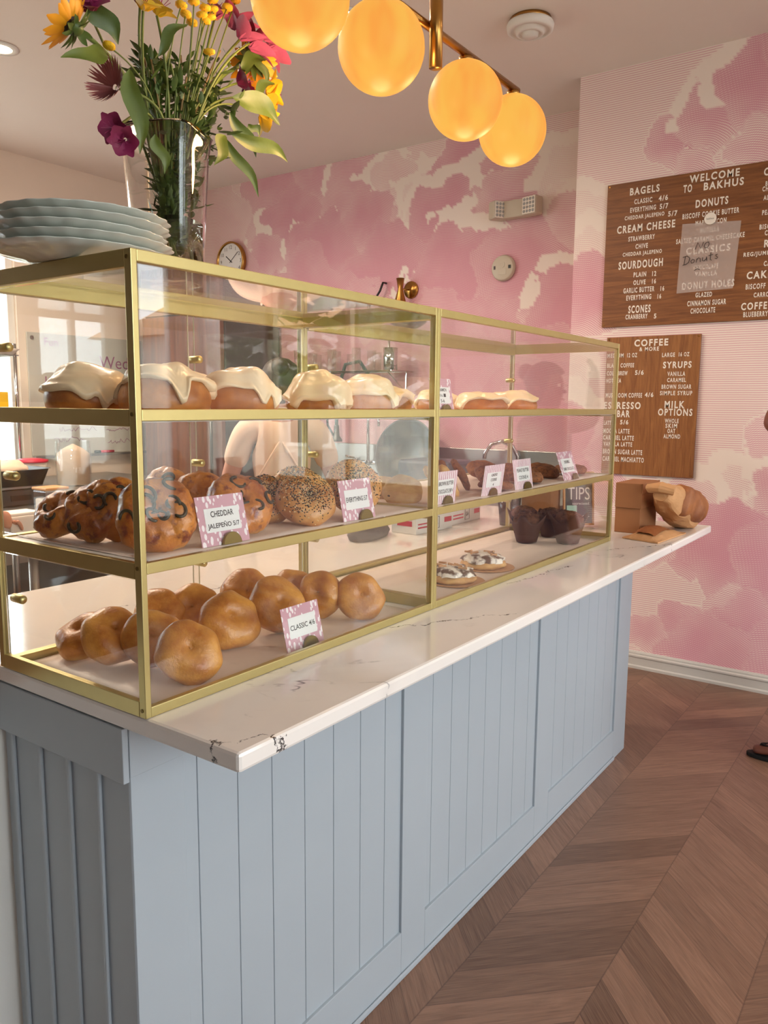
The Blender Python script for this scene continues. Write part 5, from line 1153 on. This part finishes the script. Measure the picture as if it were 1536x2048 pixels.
t = thing('kitchen_scale', 'grey kitchen scale under a steel pan on the prep table', 'scale', (1.64, 3.36, TB+0.0008)); obj('body', bx(-0.15, 0.15, -0.15, 0.15, 0.0, 0.09), 'dark_steel', t, bevel=0.008); obj('plate', bx(-0.14, 0.14, -0.14, 0.14, 0.0915, 0.11), 'steel', t, bevel=0.004); obj('display', bx(-0.06, 0.06, -0.154, -0.1502, 0.03, 0.06), 'black', t)
t = thing('steel_pan', 'rectangular steel pan of dough resting on the scale', 'pan', (1.64, 3.36, TB+0.112)); obj('pan', lathe(B(), [(0, 0), (0.16, 0), (0.19, 0.09), (0.2, 0.092), (0.185, 0.088), (0.155, 0.006), (0, 0.006)], 40, fn=sq), 'dark_steel', t, True)
bm = ball(B(), (0, 0, 0.09), 0.13, 0.12, 0.05, 22, 12); jitter(bm, 0.02, 16, 4); obj('dough', bm, 'dough', t, True)
t = thing('flour_bin', 'tall clear canister of cream coloured flour below the whiteboard', 'canister', (2.50, 4.02, TB+0.0008)); obj('glass', lathe(B(), [(0, 0), (0.115, 0), (0.12, 0.01), (0.12, 0.31), (0.112, 0.31), (0.112, 0.008), (0, 0.008)], 32), 'jar_glass', t, True); obj('flour', lathe(B(), [(0, 0.009), (0.11, 0.009), (0.11, 0.22), (0.06, 0.26), (0, 0.29)], 32), 'dough', t, True)
t = thing('red_lidded_bowl', 'clear bowl with a bright red lid under the kitchen window', 'bowl', (2.30, 4.22, TB+0.0008)); obj('bowl', lathe(B(), [(0, 0), (0.07, 0), (0.105, 0.16), (0.101, 0.16), (0.066, 0.006), (0, 0.006)], 32), 'tub', t, True); obj('lid', lathe(B(), [(0, 0.161), (0.112, 0.161), (0.114, 0.176), (0.06, 0.187), (0, 0.188)], 32), 'red', t, True)
t = thing('wire_rack', 'chrome wire rack standing on the table under the kitchen window', 'rack', (2.10, 4.55, TB+0.0008))
for a in (-0.22, 0.22):
    for b in (-0.16, 0.16): obj('post', cyl(B(), (a, b, 0), (a, b, 0.98), 0.012, 10), 'chrome', t, True)
for z in (0.52, 0.9):
    bm = B()
    for k in range(13): y = -0.17+k*0.0283; cyl(bm, (-0.24, y, z), (0.24, y, z), 0.004, 6)
    cyl(bm, (-0.24, -0.17, z), (-0.24, 0.17, z), 0.006, 6); cyl(bm, (0.24, -0.17, z), (0.24, 0.17, z), 0.006, 6); obj('wire_shelf', bm, 'chrome', t)
for k, (mt, w, x) in enumerate((('pet_pink', 0.11, -0.12), ('cloth_navy', 0.10, 0.02), ('pet_button', 0.09, 0.14))):
    o = obj('small_carton', bx(-w/2, w/2, -0.06, 0.06, 0, 0.17-0.05*(k == 2)), mt, None, bevel=0.002, loc=(2.10+x, 4.50, TB+0.0008+0.5255)); tag(o, '%s carton on the wire rack by the kitchen window' % ('pink', 'navy blue', 'yellow')[k], 'box', 'cartons on the wire rack')
t = thing('baking_tray', 'shallow white baking tray on top of the wire rack', 'tray', (2.12, 4.53, TB+0.9075)); obj('tray', lathe(B(), [(0, 0), (0.2, 0), (0.235, 0.035), (0.228, 0.035), (0.195, 0.006), (0, 0.006)], 40, fn=sq), 'tub', t, True)
# sinks along the mural wall
t = thing('sink_counter', 'stainless sink counter with splashback along the pink mural wall', 'sink', (3.48, 0.90, 0)); w, d = 0.665, 2.42
obj('top', bx(0, w, 0, d, 0.86, 0.90), 'steel', t, bevel=0.004); obj('splashback', bx(w-0.03, w, 0, d, 0.901, 1.20), 'steel', t, bevel=0.004); obj('apron', bx(0.02, 0.04, 0.02, d-0.02, 0.52, 0.859), 'steel', t)
for y0 in (0.25, 1.0, 1.7): obj('basin', bx(0.08, 0.52, y0, y0+0.55, 0.55, 0.8595), 'dark_steel', t, bevel=0.01)
for a in (0.05, w-0.05):
    for b in (0.05, d-0.05): obj('leg', cyl(B(), (a, b, 0), (a, b, 0.859), 0.02, 10), 'steel', t, True)
t = thing('sink_faucet', 'tall chrome pre rinse faucet with riser over the sinks', 'faucet', (4.10, 2.60, 1.06))
obj('mixer', tube(B(), [(0, -0.13, 0.03), (0, -0.13, 0), (0, 0.13, 0), (0, 0.13, 0.03)], 0.016, 10), 'chrome', t, True); obj('riser', cyl(B(), (-0.03, 0, 0), (-0.03, 0, 0.66), 0.012, 12), 'chrome', t, True); obj('base', cyl(B(), (0.02, 0, 0), (-0.04, 0, 0), 0.02, 12), 'chrome', t, True)
for s in (-1, 1): obj('handle', cyl(B(), (-0.02, s*0.14, 0.03), (-0.09, s*0.17, 0.05), 0.009, 8), 'chrome', t, True)
obj('spout', tube(B(), [(-0.03, -0.02, 0.36), (-0.05, -0.1, 0.36), (-0.06, -0.12, 0.33), (-0.06, -0.12, 0.28)], 0.010, 10), 'chrome', t, True)
obj('hose', tube(B(), [(-0.03, 0, 0.66), (-0.06, 0.06, 0.76), (-0.08, 0.18, 0.74), (-0.09, 0.25, 0.55), (-0.09, 0.26, 0.36), (-0.09, 0.26, 0.28)], 0.014, 10), plain('teal_hose', (70, 100, 104), 0.4), t, True)
obj('spray_valve', tube(B(), [(-0.09, 0.26, 0.28), (-0.09, 0.26, 0.2), (-0.09, 0.26, 0.17), (-0.09, 0.26, 0.155)], [0.02, 0.024, 0.045, 0.045], 14), 'dark_steel', t, True); obj('lever', tube(B(), [(-0.09, 0.29, 0.2), (-0.1, 0.34, 0.28), (-0.1, 0.35, 0.4)], 0.009, 8), 'black', t, True)
t = thing('swan_neck_faucet', 'chrome swan neck faucet at the near end of the sinks', 'faucet', (4.09, 1.36, 0.901)); obj('spout', tube(B(), [(0, 0, 0), (0, 0, 0.26), (-0.02, 0.03, 0.33), (-0.04, 0.1, 0.36), (-0.06, 0.17, 0.34), (-0.07, 0.21, 0.28), (-0.07, 0.215, 0.24)], 0.014, 12), 'chrome', t, True)
obj('base', cyl(B(), (0, -0.09, 0.025), (0, 0.09, 0.025), 0.02, 12), 'chrome', t, True)
for s in (-1, 1): obj('handle', cyl(B(), (0, s*0.09, 0.03), (-0.05, s*0.13, 0.07), 0.009, 8), 'chrome', t, True)
t = thing('mixing_bowl', 'large dark steel bowl tilted on its side by the sinks', 'bowl', (3.95, 2.17, 0.90)); R_ = Matrix.Translation((0, 0, 0.25)) @ Matrix.Rotation(math.radians(-78), 4, 'Y')
obj('bowl', xform(lathe(B(), [(0, -0.12), (0.1, -0.115), (0.2, -0.06), (0.245, 0.03), (0.255, 0.032), (0.255, 0.024), (0.25, 0.02), (0.21, -0.065), (0.1, -0.125), (0, -0.13)], 48), R_), 'dark_steel', t, True)
t = thing('dish_tub', 'dark blue grey plastic dish tub on the sink counter', 'tub', (3.72, 1.78, 0.9008)); obj('tub', bx(-0.16, 0.16, -0.2, 0.2, 0, 0.24), plain('slate_plastic', (72, 80, 92), 0.5), t, bevel=0.02)
t = thing('wire_shelf_unit', 'chrome wire wall shelf of glassware above the sinks', 'shelf', (3.86, 2.25, 1.74)); bm = B()
for k in range(9): cyl(bm, (k*0.033, 0, 0), (k*0.033, 1.1, 0), 0.004, 6)
for y in (0.0, 0.55, 1.1): cyl(bm, (0, y, 0), (0.285, y, 0), 0.006, 6)
obj('wire_shelf', bm, 'chrome', t)
for y in (0.06, 1.04): obj('bracket', tube(B(), [(0.283, y, -0.16), (0.283, y, 0.0), (0.05, y, -0.006), (0.283, y, -0.15)], 0.006, 6), 'chrome', t)
for k in range(9):
    o = obj('drinking_glass', lathe(B(), [(0, 0), (0.03, 0), (0.037, 0.13+0.02*(k % 3)), (0.034, 0.13+0.02*(k % 3)), (0.028, 0.006), (0, 0.006)], 20), 'jar_glass', None, True, loc=(3.96+0.06*(k % 2), 2.44+0.095*k, 1.7448)); tag(o, 'clear drinking glass in the row on the chrome wall shelf', 'glass', 'glasses on the chrome wall shelf')
t = thing('utensil_crock', 'perforated steel cutlery cup at the near end of the wall shelf', 'cup', (3.97, 2.33, 1.7448)); obj('cup', lathe(B(), [(0, 0), (0.05, 0), (0.052, 0.16), (0.049, 0.16), (0.047, 0.006), (0, 0.006)], 24), 'chrome', t, True)
for k in range(3): obj('spoon', cyl(B(), (0.02*(k-1), 0.01*k, 0.02), (0.03*(k-1), 0.015*k, 0.25), 0.004, 6), 'chrome', t, True)

# ------------------------------------------------------------------ people
def skin(name, J, E, mat, parent=None, root='pelvis', extra=(), lv=2):
    me = bpy.data.meshes.new(name); ks = list(J); vs = [J[k][0] for k in ks]; ed = [(ks.index(a), ks.index(b)) for a, b in E]; rad = [J[k][1] for k in ks]; roots = [ks.index(root)]
    for ch in extra:
        roots.append(len(vs))
        for i, (p, r_) in enumerate(ch):
            if i: ed.append((len(vs)-1, len(vs)))
            vs.append(p); rad.append((r_, r_))
    me.from_pydata([tuple(v_) for v_ in vs], ed, []); o = bpy.data.objects.new(name, me); COL.objects.link(o)
    md = o.modifiers.new('skin', 'SKIN'); md.use_smooth_shade = True; sv = me.skin_vertices[0].data
    for i, r_ in enumerate(rad): sv[i].radius = r_ if isinstance(r_, tuple) else (r_, r_); sv[i].use_root = i in roots
    s = o.modifiers.new('subsurf', 'SUBSURF'); s.levels = lv; s.render_levels = lv
    me.materials.append(MAT[mat])
    if parent: o.parent = parent
    return o
def fingers(w, d, side, scale=1.0):
    w, d = Vector(w), Vector(d).normalized(); s = Vector(side).normalized(); up = s.cross(d).normalized(); out = []
    for k, (off, L) in enumerate(((-0.03, 0.062), (-0.010, 0.072), (0.011, 0.067), (0.030, 0.052))):
        p = w + d*0.075 + s*off; out.append([(p, 0.0095), (p + d*L*0.45 - up*0.006, 0.009), (p + d*L*0.75 - up*0.018, 0.008), (p + d*L*0.95 - up*0.03, 0.0065)])
    p = w + d*0.02 + s*-0.03; out.append([(p, 0.011), (p - s*0.028 + d*0.028, 0.0105), (p - s*0.034 + d*0.058 - up*0.008, 0.008)])
    return out
def person(label, loc, face, skinm, top, bottom, arms, hairm='hair', sleeve=0.8, scale=1.0, step=0.0, apron=None, hair_long=True):
    t = thing('person', label, 'person', loc, (0, 0, math.radians(face-90)))
    J = dict(pelvis=((0, 0, 0.965), (0.112, 0.092)), waist=((0, 0, 1.10), (0.114, 0.09)), chest=((0, 0, 1.27), (0.155, 0.105)), nb=((0, 0, 1.41), (0.075, 0.065)), neck=((0, 0.012, 1.48), (0.052, 0.052)), jaw=((0, 0.03, 1.545), (0.062, 0.075)), head=((0, 0.018, 1.615), (0.076, 0.092)), crown=((0, 0.005, 1.68), (0.05, 0.06)), nose0=((0, 0.10, 1.575), (0.012, 0.012)), nose1=((0, 0.122, 1.566), (0.009, 0.009)))
    E = [('pelvis', 'waist'), ('waist', 'chest'), ('chest', 'nb'), ('nb', 'neck'), ('neck', 'jaw'), ('jaw', 'head'), ('head', 'crown')]
    nose = [(J.pop('nose0')[0], 0.014), (J.pop('nose1')[0], 0.010)]
    ears = [[((s*0.072, 0.01, 1.575), 0.012), ((s*0.086, 0.0, 1.60), 0.014)] for s in (-1, 1)]; ex = [[(Vector(a), b) for a, b in c] for c in [nose]+ears]
    for s, n in ((-1, 'l'), (1, 'r')):
        el, wr_, hd, sd = arms[n]; sh = Vector((s*0.172, -0.005, 1.375))
        J['sh'+n] = (sh, (0.062, 0.06)); J['el'+n] = (Vector(el), (0.043, 0.043)); J['wr'+n] = (Vector(wr_), (0.028, 0.03)); hv = Vector(hd).normalized(); J['pm'+n] = (Vector(wr_)+hv*0.045, (0.042, 0.018)); J['pk'+n] = (Vector(wr_)+hv*0.082, (0.042, 0.016))
        E += [('nb', 'sh'+n), ('sh'+n, 'el'+n), ('el'+n, 'wr'+n), ('wr'+n, 'pm'+n), ('pm'+n, 'pk'+n)]; ex += fingers(wr_, hd, sd)
        J['hip'+n] = (Vector((s*0.092, 0, 0.77)), (0.072, 0.076)); J['kn'+n] = (Vector((s*0.10, 0.015-s*step*0.55+0.05*(step>0), 0.48)), (0.058, 0.06)); J['an'+n] = (Vector((s*0.105, -0.03-s*step, 0.10)), (0.04, 0.042)); J['hl'+n] = (Vector((s*0.105, -0.055-s*step, 0.045)), (0.034, 0.03)); J['bl'+n] = (Vector((s*0.115, 0.09-s*step, 0.04)), (0.044, 0.022)); J['to'+n] = (Vector((s*0.118, 0.15-s*step, 0.034)), (0.036, 0.014))
        E += [('pelvis', 'hip'+n), ('hip'+n, 'kn'+n), ('kn'+n, 'an'+n), ('an'+n, 'hl'+n), ('an'+n, 'bl'+n), ('bl'+n, 'to'+n)]
    body = skin('body', J, E, skinm, t, extra=ex)
    C_ = {k: (Vector(J[k][0]), tuple(q+(0.021 if k in ('pelvis', 'waist') else 0.016) for q in J[k][1])) for k in ('pelvis', 'waist', 'chest', 'nb', 'shl', 'shr')}; C_['nb'] = (Vector((0, 0, 1.40)), (0.08, 0.07)); CE = [('pelvis', 'waist'), ('waist', 'chest'), ('chest', 'nb'), ('nb', 'shl'), ('nb', 'shr')]
    C_['hem'] = (Vector((0, 0, 0.83)), (0.172, 0.14)); CE.append(('pelvis', 'hem'))
    for n in 'lr':
        a, b, c = J['sh'+n][0], J['el'+n][0], J['wr'+n][0]
        if sleeve < 0.5: C_['sv'+n] = (a.lerp(b, 0.7), (0.062, 0.062)); CE.append(('sh'+n, 'sv'+n))
        else: C_['sv'+n] = (b, (0.056, 0.056)); C_['cf'+n] = (b.lerp(c, sleeve), (0.043, 0.043)); CE += [('sh'+n, 'sv'+n), ('sv'+n, 'cf'+n)]
    skin('shirt', C_, CE, top, t)
    Q = dict(top=(Vector((0, 0, 1.03)), (0.150, 0.122)), seat=(Vector((0, 0, 0.90)), (0.186, 0.150)), low=(Vector((0, 0, 0.76)), (0.182, 0.148))); legs = []
    for s, n in ((-1, 'l'), (1, 'r')):
        kn, an = Vector(J['kn'+n][0]), Vector(J['an'+n][0])
        legs.append([(Vector((s*0.085, 0, 0.90)), 0.100), (Vector((s*0.094, 0, 0.75)), 0.112), (kn, 0.076), (an + Vector((0, 0, 0.02)), 0.064)])
    skin('trousers', Q, [('top', 'seat'), ('seat', 'low')], bottom, t, root='top', extra=legs)
    bm = ball(B(), (0, 0.0, 1.632), 0.094, 0.107, 0.088, 26, 16)
    for v_ in bm.verts:
        if v_.co.y > 0.05 and v_.co.z < 1.66: v_.co.y = 0.05 + (v_.co.y-0.05)*0.1
        if v_.co.z < 1.6 and v_.co.y < 0.02 and hair_long: v_.co.z -= 0.05*(1.6-v_.co.z)/0.05
    ball(bm, (0, -0.11, 1.67), 0.042, 0.042, 0.042, 14, 10) if hair_long else None
    obj('hair', jitter(bm, 0.004, 40), hairm, t, True)
    for s in (-1, 1): obj('eye', ball(B(), (s*0.03, 0.098, 1.602), 0.011, 0.008, 0.009, 12, 8), 'letter_white', body); obj('eye', ball(B(), (s*0.03, 0.1035, 1.602), 0.005, 0.004, 0.005, 10, 6), 'hair', body)
    obj('mouth', tube(B(), [(-0.022, 0.098, 1.535), (0, 0.106, 1.533), (0.022, 0.098, 1.535)], [0.003, 0.006, 0.003], 8), 'pet_rose', body, True)
    for s in (-1, 1):
        bm = B(); sh = []
        for k in range(24):
            a = 2*PI*k/24; y = 0.045+0.128*math.sin(a); wd = 0.046 if y > 0.02 else 0.036; sh.append((s*0.113+wd*math.cos(a), y-s*step))
        prism(bm, sh, 0.0005, 0.018); so = obj('sandal', bm, 'rubber', t, bevel=0.004)
        bm = tube(B(), [(s*0.113-0.044, 0.02, 0.022), (s*0.113-0.034, 0.06, 0.058), (s*0.113, 0.115, 0.060)], 0.006, 8); tube(bm, [(s*0.113+0.044, 0.02, 0.022), (s*0.113+0.036, 0.06, 0.060), (s*0.113, 0.115, 0.060)], 0.006, 8); tube(bm, [(s*0.113, 0.115, 0.060), (s*0.115, 0.132, 0.016)], 0.005, 8)
        xform(bm, Matrix.Translation((0, -s*step, 0))); obj('sandal_strap', bm, 'rubber', so, True)
    if apron:
        bm = tube(B(), [(-0.10, 0.11, 1.36), (-0.09, 0.02, 1.46), (0.02, -0.115, 1.30), (0.14, -0.10, 1.10), (0.15, 0.0, 1.04)], 0.006, 6); tube(bm, [(0.10, 0.11, 1.36), (0.09, 0.02, 1.46), (-0.02, -0.115, 1.30), (-0.14, -0.10, 1.10), (-0.15, 0.0, 1.04)], 0.006, 6); obj('apron_straps', bm, apron, t, True)
    return t
person('person by the pink wall at the right edge in black flip flops, elbow raised', (2.98, -0.675, 0), 95, 'skin_dark', 'cloth_black', 'cloth_navy',
       dict(l=((-0.088, 0.31, 1.43), (0.05, 0.24, 1.60), (0.4, -0.2, 1), (-0.6, 0.5, 0)), r=((0.25, -0.03, 1.10), (0.26, 0.06, 0.86), (0, 0.2, -1), (0.2, 1, 0))), sleeve=0.3, step=0.13)
person('person in a pale beige shirt seen from behind at the sinks', (2.10, 1.66, 0), 42, 'skin', 'cloth_beige', 'cloth_black',
       dict(l=((-0.27, 0.06, 1.10), (-0.2, 0.26, 1.02), (0.3, 1, 0), (0, 0.2, 1)), r=((0.27, 0.06, 1.10), (0.2, 0.26, 1.02), (-0.3, 1, 0), (0, 0.2, 1))), sleeve=0.3, apron='cloth_beige')
person('person in a navy top reaching over the prep table at the left edge', (0.56, 2.18, 0), 20, 'skin', 'cloth_navy', 'cloth_black',
       dict(l=((-0.26, 0.06, 1.10), (-0.16, 0.25, 1.04), (0.3, 1, -0.2), (0, 0.2, 1)), r=((0.24, 0.12, 1.12), (0.16, 0.34, 1.03), (-0.1, 1, -0.35), (1, 0.1, 0))), sleeve=0.3)
